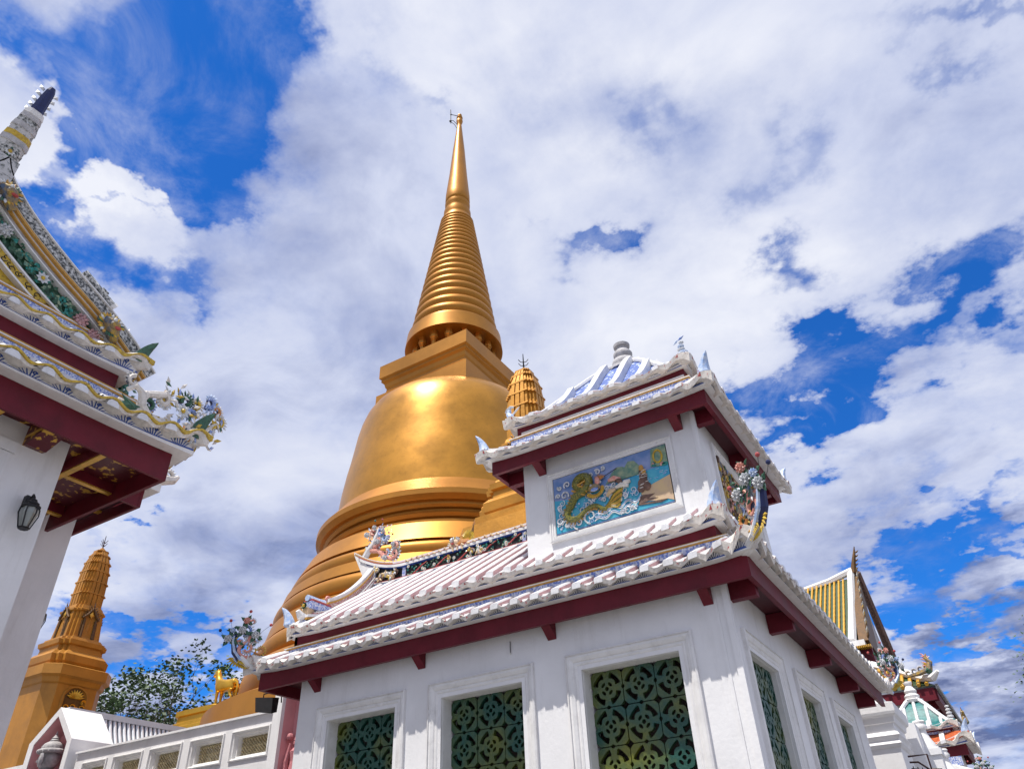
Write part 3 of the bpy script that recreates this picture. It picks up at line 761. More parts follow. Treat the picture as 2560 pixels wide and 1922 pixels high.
def ridge_beast(u, z0):
    b = MB()
    b.mt('sand').ball((u-.10, VRG-.03, z0+.05), .075, 9, 7, (1.05, .8, .9)); b.mt('flower_white').ball((u-.13, VRG-.09, z0+.085), .035, 8, 6)
    b.mt('red_paint').ball((u-.115, VRG-.10, z0+.03), .022, 6, 5, (1.4, .8, .6))
    b.mt('black_paint').ball((u-.15, VRG-.118, z0+.09), .008, 5, 4); b.ball((u-.10, VRG-.112, z0+.09), .008, 5, 4)
    for k in range(22):
        a = PI*.0+k*.29; b.mt(rnd.choice(['flower_white', 'sand', 'yellow'])).petal((u-.11+math.cos(a)*.05, VRG-.05, z0+.05+math.sin(a)*.045), (u-.11+math.cos(a)*.125, VRG-.06, z0+.05+math.sin(a)*.11), .035, .012, (0, 1, 0))
    for k in range(16):
        a = -.4+k*.2; b.mt('yellow').petal((u+.10+math.cos(a)*.03, VRG-.03, z0+.06+math.sin(a)*.03), (u+.12+math.cos(a)*.12, VRG-.04, z0+.08+math.sin(a)*.14), .04, .012, (0, 1, 0))
    b.mt('orange').tube([(u-.04, VRG-.03, z0), (u+.03, VRG-.05, z0+.03), (u+.1, VRG-.03, z0+.03), (u+.18, VRG-.02, z0-.02)], [.05, .05, .045, .03], 7)
    for k in range(3): b.mt('sand').tube([(u-.1+k*.07, VRG-.07, z0), (u-.12+k*.08, VRG-.09, z0-.06), (u-.1+k*.08, VRG-.1, z0-.09)], [.018, .014, .008], 5)
    return b
ridge_beast(-5.76, 5.93).build('ridge_dragon', PV); ridge_beast(-4.32, 5.93).build('ridge_dragon', PV)
m = MB(); m.mt('sand')
for k in range(27):
    u = -6.75+k*.1; m.tube([(u, VRG-.07, 5.90), (u+.03, VRG-.09, 5.93+.014*math.sin(k)), (u+.07, VRG-.085, 5.90)], .014, 5)
m.mt('ochre_dark').petal((-5.62, VRG, 5.98), (-5.56, VRG, 6.24), .05, .012, (0, 1, 0))
m.build('ridge_scrollwork', PV)
# scrolling ornament standing on the upturned ridge end
T = lambda p: Vector((p[0], VRG-.01+p[1], p[2]))
m = MB(T)
m.mt('white_trim').tube([(-7.62,0,6.22), (-7.55,0,6.32), (-7.46,0,6.40), (-7.40,0,6.52), (-7.36,0,6.66)], [.05,.05,.045,.04,.02], 7); m.mt('coral').tube([(-7.5,0,6.30), (-7.35,0,6.26), (-7.2,0,6.12), (-7.05,0,6.05)], [.035,.035,.035,.03], 7)
scroll(m, (-7.40, 6.42), .085, -2.2, 1.2, 1, .032, 'coral', 'flower_white', 'navy', 1.2)
scroll(m, (-7.32, 6.58), .075, -.8, 1.0, -1, .030, 'mid_blue', 'flower_white', 'navy', 1.3)
scroll(m, (-7.47, 6.60), .06, 2.2, 1.0, 1, .027, 'coral', 'flower_white', 'navy', 1.3)
scroll(m, (-7.24, 6.45), .06, .4, .9, -1, .028, 'pale_blue', 'flower_white', 'navy', 1.3)
scroll(m, (-7.03, 6.14), .075, -2.0, 1.1, 1, .030, 'coral', 'flower_white', 'navy', 1.3)
scroll(m, (-7.02, 6.27), .055, -.9, .9, 1, .026, 'coral', 'flower_white', 'navy', 1.2)
scroll(m, (-7.20, 6.20), .065, 2.6, .8, 1, .030, 'coral', 'pale_blue', 'navy', 1.3)
scroll(m, (-7.55, 6.36), .05, 2.6, .7, 1, .020, 'white_trim', 'yellow', 'yellow', 1.3)
for k in range(90): leaf(m, (rnd.uniform(-7.60, -7.12), rnd.uniform(-.02, .03), rnd.uniform(6.3, 6.68)), .05, rnd.uniform(0, 6.3), rnd.choice(['leaf_green', 'flower_white', 'pale_blue', 'coral']), .5)
for k in range(44): leaf(m, (rnd.uniform(-7.22, -6.92), rnd.uniform(-.02, .03), rnd.uniform(6.0, 6.3)), .045, rnd.uniform(0, 6.3), rnd.choice(['leaf_green', 'flower_white', 'yellow']), .5)
ro = m.build('ridge_ornament', PV)
for a, z, r in [(-7.58, 6.57, .05), (-7.35, 6.40, .05), (-7.17, 6.09, .05), (-7.43, 6.66, .04), (-7.25, 6.56, .04), (-7.03, 6.28, .04)]:
    f = MB(T); pompom(f, (a, -.04, z), r); f.build('ceramic_flower', ro)
for a, z, a0, z0, c in [(-7.46, 6.80, -7.44, 6.66, 'teal'), (-7.31, 6.78, -7.31, 6.66, 'red_paint'), (-7.08, 6.47, -7.2, 6.42, 'red_paint')]:
    f = MB(T); bead(f, a, z, a0, z0, c, .016); f.build('wire_bead', ro)
# descending verge at the gable end with its little ship-shaped finial block
m = MB()
def vz(v):                       # concave sweep of the verge
    f = (v-6.85)/(VRG-6.85); return 4.93+.33*f+.62*f**2.6
def band(mt_, a0, a1, o0, o1, v0=6.88, v1=VRG-.02, n=16):
    m.mt(mt_)
    rr = []
    for i in range(n+1):
        v = v0+(v1-v0)*i/n; z = vz(v)
        rr.append([(-7.42-o1, v, z+a0), (-7.42+o1*1.0, v, z+a0), (-7.42+o1, v, z+a1), (-7.42-o1, v, z+a1)])
    m.loft(rr)
band('blue_white', -.19, -.075, 0, .050); band('ochre_line', -.074, -.045, 0, .075); band('white_tile', -.044, -.01, 0, .095)
band('red_gap', -.009, .012, 0, .088, 6.98); band('white_trim', .013, .028, 0, .09, 7.02); band('red_gap', .029, .115, 0, .05, 7.15)
band('ochre_line', .116, .140, 0, .070, 7.25); band('white_tile', .141, .195, 0, .055, 7.28)
m.mt('white_trim')
m.tube([(-7.42, 7.05, 4.93), (-7.42, 6.93, 4.90), (-7.42, 6.83, 4.92), (-7.42, 6.78, 4.97)], [.05, .055, .05, .03], 6)
VG = m.build('gable_verge', PV)
m = MB(); m.mt('blue_white').box(-7.50, -7.34, 6.93, 7.30, 5.03, 5.13); m.mt('red_paint').box(-7.505, -7.335, 6.94, 7.29, 5.131, 5.155)
m.mt('pale_blue').tube([(-7.42, 6.92, 5.18), (-7.42, 7.12, 5.18), (-7.42, 7.24, 5.19)], .045, 8); m.mt('white_trim').box(-7.49, -7.35, 6.96, 7.22, 5.156, 5.17)
sc = [(-7.42, 7.30+math.cos(a)*.055*(1-a/9), 5.25+math.sin(a)*.055*(1-a/9)) for a in [x*.5 for x in range(15)]]
m.mt('coral').tube(sc, [.022-.001*i for i in range(15)], 6)
m.build('finial_block', VG)
m = MB(); m.mt('leaf_green')
for q in range(7): m.petal((-7.42, 6.92, 5.06), (-7.42+math.cos(q*.9)*.06, 6.86, 5.06+math.sin(q*.9)*.06), .04, .01, (0, 1, 0))
m.mt('yellow').ball((-7.42, 6.87, 5.06), .022, 7, 5); m.mt('sand').box(-7.47, -7.37, 6.90, 7.02, 4.74, 5.04)
m.build('end_tile', VG)
# soffit and brackets below the lower eaves
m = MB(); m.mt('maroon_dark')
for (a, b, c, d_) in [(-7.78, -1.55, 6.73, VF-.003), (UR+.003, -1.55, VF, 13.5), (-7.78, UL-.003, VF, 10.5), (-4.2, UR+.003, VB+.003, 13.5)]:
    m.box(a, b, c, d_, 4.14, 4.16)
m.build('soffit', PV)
for u in (-7.00, -5.40, -3.70, -2.00):
    b = MB(); b.mt('maroon'); b.prism([(VF-.003, 3.90), (VF-.003, 4.13), (6.735, 4.13), (6.735, 4.02)], lambda a, c, d: (d, a, c), u-.05, u+.05); b.build('bracket', PV)
for v in (7.02, 8.33, 10.05, 11.75, 13.0):
    b = MB(); b.mt('maroon'); b.box(UR+.003, -1.56, v-.05, v+.05, 3.93, 4.13); b.build('bracket', PV)
for (u, v) in ((-7.55, 8.2), (-7.55, 9.6)):
    b = MB(); b.mt('maroon'); b.box(-7.77, UL-.003, v-.05, v+.05, 3.93, 4.13); b.build('bracket', PV)
corner_ornament(PV, (-7.86, 6.62, 4.20), (-1, -1), 1.0)
corner_ornament(PV, (-1.44, 6.62, 4.18), (1, -1), 1.15, beads=(0, 1, 3))
corner_ornament(PV, (-1.44, 13.66, 4.20), (1, 1), 1.0)

# tower
w = MB(); w.mt('white_plaster')
TU0, TU1, TV0, TV1 = -3.99, -1.80, 6.98, 9.45
w.box(TU0, TU1, TV0, TV1, 4.45, 6.58)
w.box(TU1-.03, TU1+.018, TV0-.018, TV0+.03, 4.7, 6.06)
w.build('tower_wall', PV)
STP = [(0, 0), (0, .03), (.025, .035), (.03, .022), (.055, .026), (.06, .016), (.085, .018), (.095, .004), (.10, .002)]
f = MB(); f.mt('white_trim'); moulding(f, (-3.672, TV0, 4.985), (1,0,0), (0,0,1), (0,-1,0), 1.586, .867, [(i_*.8, o_) for i_, o_ in STP], False)
PN = f.build('panel_frame', PV)
PX0, PX1, PZ0, PZ1 = -3.590, -2.168, 5.067, 5.770
def rl(a, b): return (PX0+(PX1-PX0)*a, PZ0+(PZ1-PZ0)*b)      # a,b in 0..1
yv = TV0-.004
r = MB()
def flat(mt_, pts, y):
    r.mt(mt_); vs = [(rl(a, b)[0], y, rl(a, b)[1]) for a, b in pts]
    n = len(vs); r.add(vs+[(p[0], yv+.003, p[2]) for p in vs], [tuple(range(n))]+[(i, (i+1) % n, n+(i+1) % n, n+i) for i in range(n)])
r.mt('black_paint').box(PX0-.006, PX1+.006, yv-.002, TV0+.002, PZ0-.006, PZ1+.006)
flat('relief_sky', [(0,0),(1,0),(1,1),(0,1)], yv-.004)
flat('relief_sea', [(0,.02),(1,.02),(1,.66),(.8,.64),(.62,.60),(.45,.56),(.3,.60),(.15,.55),(0,.60)], yv-.007)
for (x0, h_) in ((.60, .86), (.70, .90), (.64, .78)):
    flat('hill_green', [(x0-.13,.62),(x0-.07,.78),(x0-.02,h_),(x0+.03,h_-.02),(x0+.08,.74),(x0+.12,.62)], yv-.010-.012*(x0-.5))
flat('sand', [(.70,.18),(.76,.25),(.74,.30),(.82,.37),(.92,.42),(1,.46),(1,.03),(.95,.08),(.86,.10),(.80,.13),(.74,.12)], yv-.012)
flat('brown_rock', [(.70,.18),(.76,.25),(.86,.22),(.80,.17),(.88,.14),(.80,.13),(.74,.12),(.82,.10),(.95,.075),(.9,.05),(.72,.10)], yv-.015)
flat('hill_green', [(.86,.68),(.88,.98),(1,.99),(1,.66)], yv-.013)
scr = [(.93+.035*math.cos(a), .82+.11*math.sin(a)) for a in [x*.45 for x in range(15)]]
r.mt('yellow').tube([(rl(a, b)[0], yv-.02, rl(a, b)[1]) for a, b in scr], .011, 5)
for k in range(9):
    a = .86+.14*rnd.random(); b = .66+.08*rnd.random(); p = rl(a, b); r.mt(rnd.choice(['brown_rock', 'teal', 'hill_green', 'coral'])).ball((p[0], yv-.012, p[1]), .028, 6, 5, (1.2, .5, .8))
# a tall pile of rocks on the shore
for (a, b, s_) in ((.78,.44,.062),(.79,.55,.05),(.785,.64,.04),(.76,.36,.045),(.81,.37,.045)):
    p = rl(a, b); r.mt('brown_rock').ball((p[0], yv-.02, p[1]), s_, 8, 6, (1.0, .4, 1.15))
for (a, b) in ((.785,.70),(.80,.62)):
    p = rl(a, b); r.mt('ochre_line').ball((p[0], yv-.03, p[1]), .032, 8, 6, (.9, .4, 1.2))
for k in range(16):
    a = .79+rnd.uniform(-.03, .035); b = rnd.uniform(.34, .64); p = rl(a, b); r.mt('cream_trim').tube([(p[0]-.02, yv-.052, p[1]), (p[0]+.02, yv-.052, p[1]+.004)], .0025, 4)
# driftwood and spray in the middle of the sea
for (a, b, c, d_, mt_) in ((.50,.66,.60,.62,'coral'),(.56,.64,.62,.50,'brown_rock'),(.55,.50,.66,.48,'cream_trim'),(.47,.40,.55,.47,'sand'),(.60,.47,.68,.55,'cream_trim')):
    p, q = rl(a, b), rl(c, d_); mx = ((p[0]+q[0])/2, (p[1]+q[1])/2+.02)
    r.mt(mt_).tube([(p[0], yv-.02, p[1]), (mx[0], yv-.03, mx[1]), (q[0], yv-.02, q[1])], [.02, .032, .022], 7)
r.mt('black_paint').tube([(rl(.40,.72)[0], yv-.02, rl(.40,.72)[1]), (rl(.58,.84)[0], yv-.02, rl(.58,.84)[1])], .004, 4)
rs = random.Random(3)
def curl(a, b, s_, mt_='flower_white', sg=1, a0=None, w_=.008, turns=1.3):
    p = rl(a, b); a0 = rs.uniform(0, 6.3) if a0 is None else a0
    pts = [(p[0]+math.cos(a0+sg*t*turns*6.28)*s_*(1-.85*t), yv-.018, p[1]+math.sin(a0+sg*t*turns*6.28)*s_*(1-.85*t)) for t in [i/18 for i in range(19)]]
    r.mt(mt_).tube(pts, [w_*(1-.5*i/19) for i in range(19)], 5)
for (a, b, s_) in ((.06,.80,.03),(.13,.82,.045),(.10,.64,.055),(.04,.66,.03),(.35,.86,.03),(.41,.88,.038),(.46,.92,.028),(.05,.45,.03),(.28,.72,.03),(.42,.70,.025),(.10,.12,.06),(.20,.10,.075),(.31,.15,.085),(.04,.22,.045),(.25,.30,.05),(.30,.37,.05),(.36,.43,.03),(.44,.36,.03),(.52,.36,.045),(.58,.43,.035),(.56,.30,.045),(.62,.33,.035),(.47,.55,.035),(.51,.50,.03),(.54,.57,.035),(.48,.45,.025),(.16,.20,.04),(.08,.33,.03)):
    curl(a, b, s_, rs.choice(['flower_white', 'flower_white', 'white_tile']), rs.choice((1, -1)), w_=.011)
for k in range(6):
    b = .05+.03*k; pts = []
    for i in range(40):
        a = .34+.36*i/39+.012*k; pts.append((rl(a, 0)[0], yv-.013-.001*k, rl(0, b+.05*math.sin(i*.45+k*.5)*(.4+.6*i/39)+.06*i/39)[1]))
    r.mt(('white_tile', 'pale_blue', 'relief_sea')[k % 3]).tube(pts, .0065, 4)
for k in range(44):
    curl(rs.uniform(.03, .72), rs.choice([rs.uniform(.05, .18), rs.uniform(.3, .52)]), rs.uniform(.02, .05), rs.choice(['flower_white', 'white_tile', 'pale_blue']), rs.choice((1, -1)), w_=.006)
for k in range(60):
    a, b = rs.uniform(.02, .7), rs.uniform(.04, .5); p = rl(a, b); r.mt(rs.choice(['flower_white', 'pale_blue', 'relief_sea'])).ball((p[0], yv-.01, p[1]), rs.uniform(.006, .014), 5, 4)
for k in range(12):
    a = .76+.22*rs.random(); b = rs.uniform(.47, .62); p = rl(a, b); r.mt('pale_blue').tube([(p[0]-.02, yv-.01, p[1]), (p[0]+.02, yv-.01, p[1])], .003, 4)
sp_ = [(.30,.58),(.24,.66),(.21,.76),(.25,.86),(.31,.85),(.33,.74),(.31,.66),(.27,.60),(.20,.56),(.16,.44),(.115,.32),(.13,.20),(.19,.17),(.25,.23),(.31,.30),(.37,.30),(.42,.22),(.46,.19)]
def catm(P, n=5):
    out = []
    for i in range(len(P)-1):
        p0 = P[max(i-1, 0)]; p1 = P[i]; p2 = P[i+1]; p3 = P[min(i+2, len(P)-1)]
        for j in range(n):
            t = j/n; out.append(tuple(.5*((2*p1[k])+(-p0[k]+p2[k])*t+(2*p0[k]-5*p1[k]+4*p2[k]-p3[k])*t*t+(-p0[k]+3*p1[k]-3*p2[k]+p3[k])*t**3) for k in range(len(p1))))
    out.append(P[-1]); return out
cs = catm(sp_); pts = [(rl(a, b)[0], yv-.022, rl(a, b)[1]) for a, b in cs]
n = len(pts); rad = [(.024+.028*math.sin(PI*min(1, .25+i/n*.9))) for i in range(n)]
r.mt('scales').tube(pts, rad, 7)
for i in range(1, n-4, 2):
    p = Vector(pts[i]); d_ = (Vector(pts[i+1])-Vector(pts[i-1])).normalized(); s_ = Vector((d_.z, 0, -d_.x))
    if i > 38: s_ = s_
    r.mt('ochre_line').petal(p+s_*rad[i]*.8, p+s_*(rad[i]+.032)+d_*-.01, .026, .006, (0, 1, 0))
hx, hz = rl(.375, .60)
r.mt('relief_mix').ball((hx, yv-.04, hz), .062, 10, 7, (1.25, .5, .85)); r.mt('coral').ball((hx+.05, yv-.05, hz+.07), .036, 8, 6, (.9, .5, 1.4))
r.mt('mid_blue').ball((hx+.01, yv-.065, hz-.035), .038, 8, 6, (1.3, .4, .6)); r.mt('flower_white').ball((hx-.03, yv-.062, hz+.03), .014, 7, 5); r.mt('black_paint').ball((hx-.03, yv-.074, hz+.03), .006, 5, 4)
for k in range(24):
    a = -2.7+k*.13; r.mt(('yellow', 'ochre_line')[k % 2]).petal((hx+math.cos(a)*.07, yv-.03, hz-.02+math.sin(a)*.05), (hx+math.cos(a)*.125, yv-.035, hz-.03+math.sin(a)*.10), .026, .008, (0, 1, 0))
for k in range(8):
    a = .5+k*.25; r.mt('orange').petal((hx+.06+math.cos(a)*.03, yv-.035, hz+.08), (hx+.07+math.cos(a)*.09, yv-.035, hz+.09+math.sin(a)*.07), .02, .008, (0, 1, 0))
for (p0, p1, p2) in (((.19,.74),(.27,.68),(.31,.56)), ((.22,.72),(.30,.76),(.34,.84)), ((.18,.66),(.24,.58),(.29,.52))):
    r.mt('ochre_line').tube([(rl(*q)[0], yv-.05, rl(*q)[1]) for q in (p0, p1, p2)], [.012, .014, .008], 6)
for k in range(11):
    b = -.02+k*.02
    P_ = [(.44,.20),(.49,.22+b*.4),(.54,.20+b*1.2),(.575+.004*k,.23+b*1.35)]
    r.mt(('yellow', 'scales', 'ochre_line')[k % 3]).tube([(rl(a, c)[0], yv-.02-.001*k, rl(a, c)[1]) for a, c in catm(P_)], .011, 5)
r.build('relief_panel', PN)
f = MB(); f.mt('white_trim'); moulding(f, (TU1, 7.45, 4.99), (0,1,0), (0,0,1), (1,0,0), 1.63, .903, STP, False)
PN2 = f.build('panel_frame', PV)
r = MB(); r.mt('relief_mix').box(TU1-.002, TU1+.006, 7.55, 8.98, 5.09, 5.79)
for k in range(190):
    v = rs.uniform(7.58, 8.95); z = rs.uniform(5.12, 5.76); r.mt(rs.choice(['yellow', 'yellow', 'brown_rock', 'leaf_green', 'mid_blue', 'coral', 'ochre_dark', 'sand']))
    r.ball((TU1+.012, v, z), rs.uniform(.014, .038), 6, 5, (.6, 1, rs.uniform(.6, 1.5)))
r.build('relief_panel', PN2)
ta = Tier(PV, 5.968, .93, .148, .233, .55, .20, lift=.17, sharp=False, amp=.028)
ta.low = (.046, .050, -.006, .036); ta.bo = .19; ta.zb = .430
A = [(-4.30, 6.75), (-1.555, 6.75), (-1.555, 9.68), (-4.30, 9.68)]
for k, nn in enumerate([(0,-1), (1,0), (0,1), (-1,0)]):
    ta.side(A[k], A[(k+1) % 4], nn, back=(k < 2 or k == 3), horn=(True, False))
ta.done()
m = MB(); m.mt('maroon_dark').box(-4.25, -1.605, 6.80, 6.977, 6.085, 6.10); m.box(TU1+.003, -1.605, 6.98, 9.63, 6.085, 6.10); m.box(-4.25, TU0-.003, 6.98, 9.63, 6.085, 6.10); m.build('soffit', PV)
for u in (-3.72, -1.98): 
    b = MB(); b.mt('maroon'); b.prism([(6.977, 5.88), (6.977, 6.083), (6.802, 6.083), (6.802, 5.975)], lambda a, c, d: (d, a, c), u-.05, u+.05); b.build('bracket', PV)
for v in (7.09, 8.28, 9.30):
    for (a, b_) in ((TU1+.003, -1.608), (-4.247, TU0-.003)):
        b = MB(); b.mt('maroon'); b.box(a, b_, v-.045, v+.045, 5.92, 6.083); b.build('bracket', PV)
tb = Tier(PV, 6.486, .84, .168, .25, .6, .10, lift=.15, sharp=False, back=False, amp=.04)
tb.lipo = .06
B = [(-4.06, 7.0), (-1.795, 7.0), (-1.795, 9.43), (-4.06, 9.43)]
for k, nn in enumerate([(0,-1), (1,0), (0,1), (-1,0)]): tb.side(B[k], B[(k+1) % 4], nn, back=False, horn=(False, False))
tb.done()
# bell-shaped tower roof, four hips curving up to the jar
cx, cy = (B[0][0]+B[1][0])/2, (B[0][1]+B[2][1])/2
hx_, hy_ = (B[1][0]-B[0][0])/2+.02, (B[2][1]-B[0][1])/2+.02
ZB0 = 6.49+.165+.045; ZA = 7.90
def og(f):                        # 0 at the eave, 1 at the top: slow, steep, then rounded
    return (f*f*(3-2*f))*.45+f*.55
def rp(f, a, b): k = 1-f*.93; return (cx+a*hx_*k, cy+b*hy_*k, ZB0+(ZA-ZB0)*og(f))
m = MB(); m.mt('blue_pattern')
NF = 14
for (a0, b0, a1, b1) in [(-1,-1,1,-1), (1,-1,1,1), (1,1,-1,1), (-1,1,-1,-1)]:
    rr = [[rp(i/NF, a0, b0), rp(i/NF, a1, b1)] for i in range(NF+1)]
    m.loft(rr, cap=False, closed=False)
RT = m.build('tower_roof', PV)
m = MB()
for (a0, b0) in [(-1,-1), (1,-1), (1,1), (-1,1)]:
    P_ = [Vector(rp(i/NF, a0, b0)) for i in range(NF+1)]
    m.mt('white_tile').tube([p+Vector((0,0,.02)) for p in P_], .038, 7); m.mt('ochre_line').tube([p+Vector((-a0*.03,-b0*.03,.042)) for p in P_], .014, 5)
m.build('hip_ridge', RT)
m = MB(); m.mt('white_tile')
for (ax, ay, bx, by) in [(-1,-1,1,-1), (1,-1,1,1), (1,1,-1,1), (-1,1,-1,-1)]:
    for k in (-.80, -.48, -.16, .16, .48, .80):
        c_ = k; fmax = min(.86, (1-abs(c_))/.93*1.0-.06)
        if fmax < .12: continue
        rr = []
        for i in range(9):
            f = fmax*i/8; kk = 1-f*.93
            # constant offset along the side: ribs stay parallel
            mx_, my_ = (ax+bx)/2, (ay+by)/2; sx, sy = (bx-ax)/2, (by-ay)/2
            x = cx+mx_*hx_*kk+sx*hx_*c_; y = cy+my_*hy_*kk+sy*hy_*c_; z = ZB0+(ZA-ZB0)*og(f)
            L_ = .050
            rr.append([(x-sx*L_, y-sy*L_, z-.01), (x-sx*L_*.9+mx_*.05, y-sy*L_*.9+my_*.05, z+.085), (x+sx*L_*.9+mx_*.05, y+sy*L_*.9+my_*.05, z+.085), (x+sx*L_, y+sy*L_, z-.01)])
        m.loft(rr)
m.build('roof_ribs', RT)
m = MB(); m.mt('stone_grey').lathe([(z*1.0,r*.93) for z,r in [(0,.26),(.05,.25),(.09,.17),(.14,.19),(.20,.175),(.24,.12),(.28,.145),(.33,.15),(.37,.12),(.40,.09),(.44,.095),(.45,.125),(.49,.13),(.50,.10)]], (cx, cy, ZA-.07), 20)
m.build('finial_jar', RT, angle=R_(50))
def bird(x, y, z, sx, s=1):       # small ceramic bird on the hip corner
    b = MB(lambda p: Vector((x+p[0]*sx*s, y+p[1]*s, z+p[2]*s)))
    b.mt('pale_blue').tube([(.03,0,-.02), (.0,0,.06), (-.04,0,.13), (-.02,0,.19), (-.07,0,.21)], [.05,.06,.045,.035,.015], 8)
    b.mt('flower_white').tube([(.06,0,.24), (.0,0,.25), (-.06,0,.22), (-.10,0,.18)], [.015,.03,.03,.01], 6)
    for k in range(5): b.mt('white_tile').petal((.0+.02*k,0,.05+.02*k), (.10+.02*k,0,.16+.012*k), .045, .016, (0,1,0))
    b.mt('mid_blue').petal((.02,0,.0), (-.03,0,-.10), .06, .02, (0,1,0)); b.mt('flower_white').petal((.05,0,.02), (.10,0,-.03), .05, .02, (0,1,0))
    b.build('ceramic_bird', PV)
bird(-4.12, 6.95, 6.80, 1, .8)
m = MB(); c_ = (-1.75, 6.95, 6.80)
for k in range(5): m.mt(('flower_white', 'pale_blue')[k % 2]).ball((c_[0]+.01*math.sin(k*2), c_[1], c_[2]+.05*k), .062-.008*k, 8, 5, (1.1, 1, .5))
m.mt('mid_blue').petal((c_[0]-.03, c_[1], c_[2]+.24), (c_[0]+.06, c_[1], c_[2]+.29), .04, .015, (0,1,0)); m.mt('pale_blue').petal((c_[0]-.09, c_[1], c_[2]+.20), (c_[0]-.02, c_[1], c_[2]+.26), .04, .015, (0,1,0))
m.build('ceramic_finial', PV)
# small iron hook and drip on the wall
m = MB(); m.mt('iron').tube([(-4.21, VF-.012, 4.0-.02), (-4.21, VF-.014, 3.86)], .004, 5); m.mt('bulb_white').ball((-4.21, VF-.014, 3.85), .011, 6, 5); m.build('ceiling_hook', PV)
# flood lamp hanging under the left eave
FL = thing('floodlight', 'black box floodlight hanging below the left end of the maroon eave', 'floodlight', (-8.2, 7.2, 3.95))
m = MB(); m.mt('black_paint').add([(-8.42,7.15,4.10),(-8.08,7.15,4.05),(-8.07,7.15,3.85),(-8.38,7.15,3.91),(-8.40,7.24,4.11),(-8.06,7.24,4.06),(-8.07,7.24,3.88),(-8.37,7.24,3.94)], [(0,1,2,3),(4,7,6,5),(0,4,5,1),(1,5,6,2),(2,6,7,3),(3,7,4,0)])
m.build('lamp_body', FL)
m = MB(); m.mt('iron').tube([(-8.40,7.27,4.02),(-8.40,7.27,4.16),(-8.06,7.27,4.16),(-8.04,7.27,4.0)], .009, 5); m.tube([(-8.2,7.27,4.15),(-7.8,7.2,4.2)], .008, 5); m.build('bracket', FL)
# ------------------------------------------------------------------ great golden stupa
DST = 31.0
def axis(z):
    a = R_(-6.13+.0229*z); p = g2l(DST*math.sin(a), DST*math.cos(a)); return p
SB = axis(8)
ST_ = thing('golden_stupa', 'huge golden bell-shaped stupa with a ringed spire behind the pavilion', 'stupa', (SB.x, SB.y, 0))
def TS(p): c = axis(p[2]); return Vector((c.x+p[0], c.y+p[1], p[2]))
def curve_prof(P): return P
m = MB(TS); m.mt('gold_leaf')
prof = [(6.2, 8.9), (7.5, 8.85), (7.75, 8.3), (7.9, 7.55)]
def torus(z0, z1, r0_, bul, n=7): return [(z0+(z1-z0)*(1-math.cos(PI*i/n))/2, r0_+bul*math.sin(PI*i/n)) for i in range(n+1)]
prof += torus(7.95, 9.2, 7.42, .36) + [(9.25, 7.28)] + torus(9.3, 10.05, 7.14, .26) + [(10.08, 7.0), (10.1, 7.2), (10.7, 7.04), (10.75, 6.86)]
prof += torus(10.8, 11.45, 6.74, .22) + [(11.48, 6.60), (11.5, 6.80), (11.95, 6.66), (11.98, 6.48)] + torus(12.0, 12.5, 6.34, .15, 5) + [(12.55, 6.15), (12.6, 6.36), (13.42, 5.94), (13.45, 5.5)]
m.lathe(prof, n=128, cap=False)
m.build('base_terraces', ST_, angle=R_(38))
m = MB(TS); m.mt('gold_leaf')
prof = [(13.40, 5.42), (13.5, 5.44), (13.58, 5.52), (13.72, 5.52), (13.78, 5.34), (13.86, 5.28), (13.9, 5.38), (14.02, 5.46), (14.14, 5.38), (14.18, 5.22), (14.26, 5.22), (14.3, 5.34), (14.4, 5.42), (14.5, 5.42), (14.52, 5.56), (14.62, 5.66), (14.70, 5.74), (14.92, 5.74), (14.98, 5.68), (15.2, 5.50), (15.45, 5.28), (15.70, 5.10), (15.72, 5.0)]
m.lathe(prof, n=128, cap=False); m.build('bell_plinth', ST_, angle=R_(30))
m = MB(TS); m.mt('gold_bell')
key = [(15.68, 5.03), (16.3, 4.97), (17.0, 4.91), (17.85, 4.80), (18.5, 4.69), (19.14, 4.60), (19.9, 4.50), (20.5, 4.38), (21.0, 4.22), (21.38, 4.0), (21.66, 3.72), (21.88, 3.35), (22.04, 2.9), (22.13, 2.4), (22.18, 1.8), (22.2, .5)]
m.lathe(key, n=128, cap=False); m.build('bell', ST_, smooth=True)
m = MB(TS); m.mt('gold_leaf').sqlathe([(21.0, 2.70), (22.62, 2.70), (22.63, 2.40), (22.9, 2.32), (22.95, 2.38), (23.1, 2.36), (23.2, 2.42), (23.4, 2.46), (23.5, 2.58), (23.62, 2.56), (23.7, 2.66), (24.45, 2.66), (24.46, .5)])
m.build('square_throne', ST_)
m = MB(TS); m.mt('gold_leaf').lathe([(24.4, 1.35), (25.9, 1.35)], n=48)
m.build('inner_drum', ST_, angle=R_(40))
for k in range(16):
    a = 2*PI*k/16+.1
    c = MB(TS); c.mt('gold_leaf').lathe([(24.44, .19), (24.6, .19), (24.62, .13), (25.3, .12), (25.32, .17), (25.42, .17), (25.44, .21), (25.58, .23), (25.6, .19), (25.85, .19)], (2.0*math.cos(a), 2.0*math.sin(a), 0), 8)
    c.build('column', ST_)
m = MB(TS); m.mt('gold_leaf')
prof = [(25.84, 1.0), (25.84, 2.36), (25.80, 2.44), (25.80, 2.58), (26.62, 2.50), (26.66, 2.34), (26.9, 2.30)]
z = 27.0; nr = 21; zs = []
hs = [.64*(.955**i) for i in range(nr)]; ksum = sum(hs); hs = [h*(35.95-27.0)/ksum for h in hs]
for i in range(nr):
    h_ = hs[i]; f = (z-27)/9.0; r_ = 2.20-1.27*f
    prof += [(z, r_-.11), (z+h_*.12, r_-.02)] + [(z+h_*(.12+.76*j/5), r_+(.095*(1-.5*f))*math.sin(PI*j/5)-.02*j/5) for j in range(1, 6)]
    z += h_
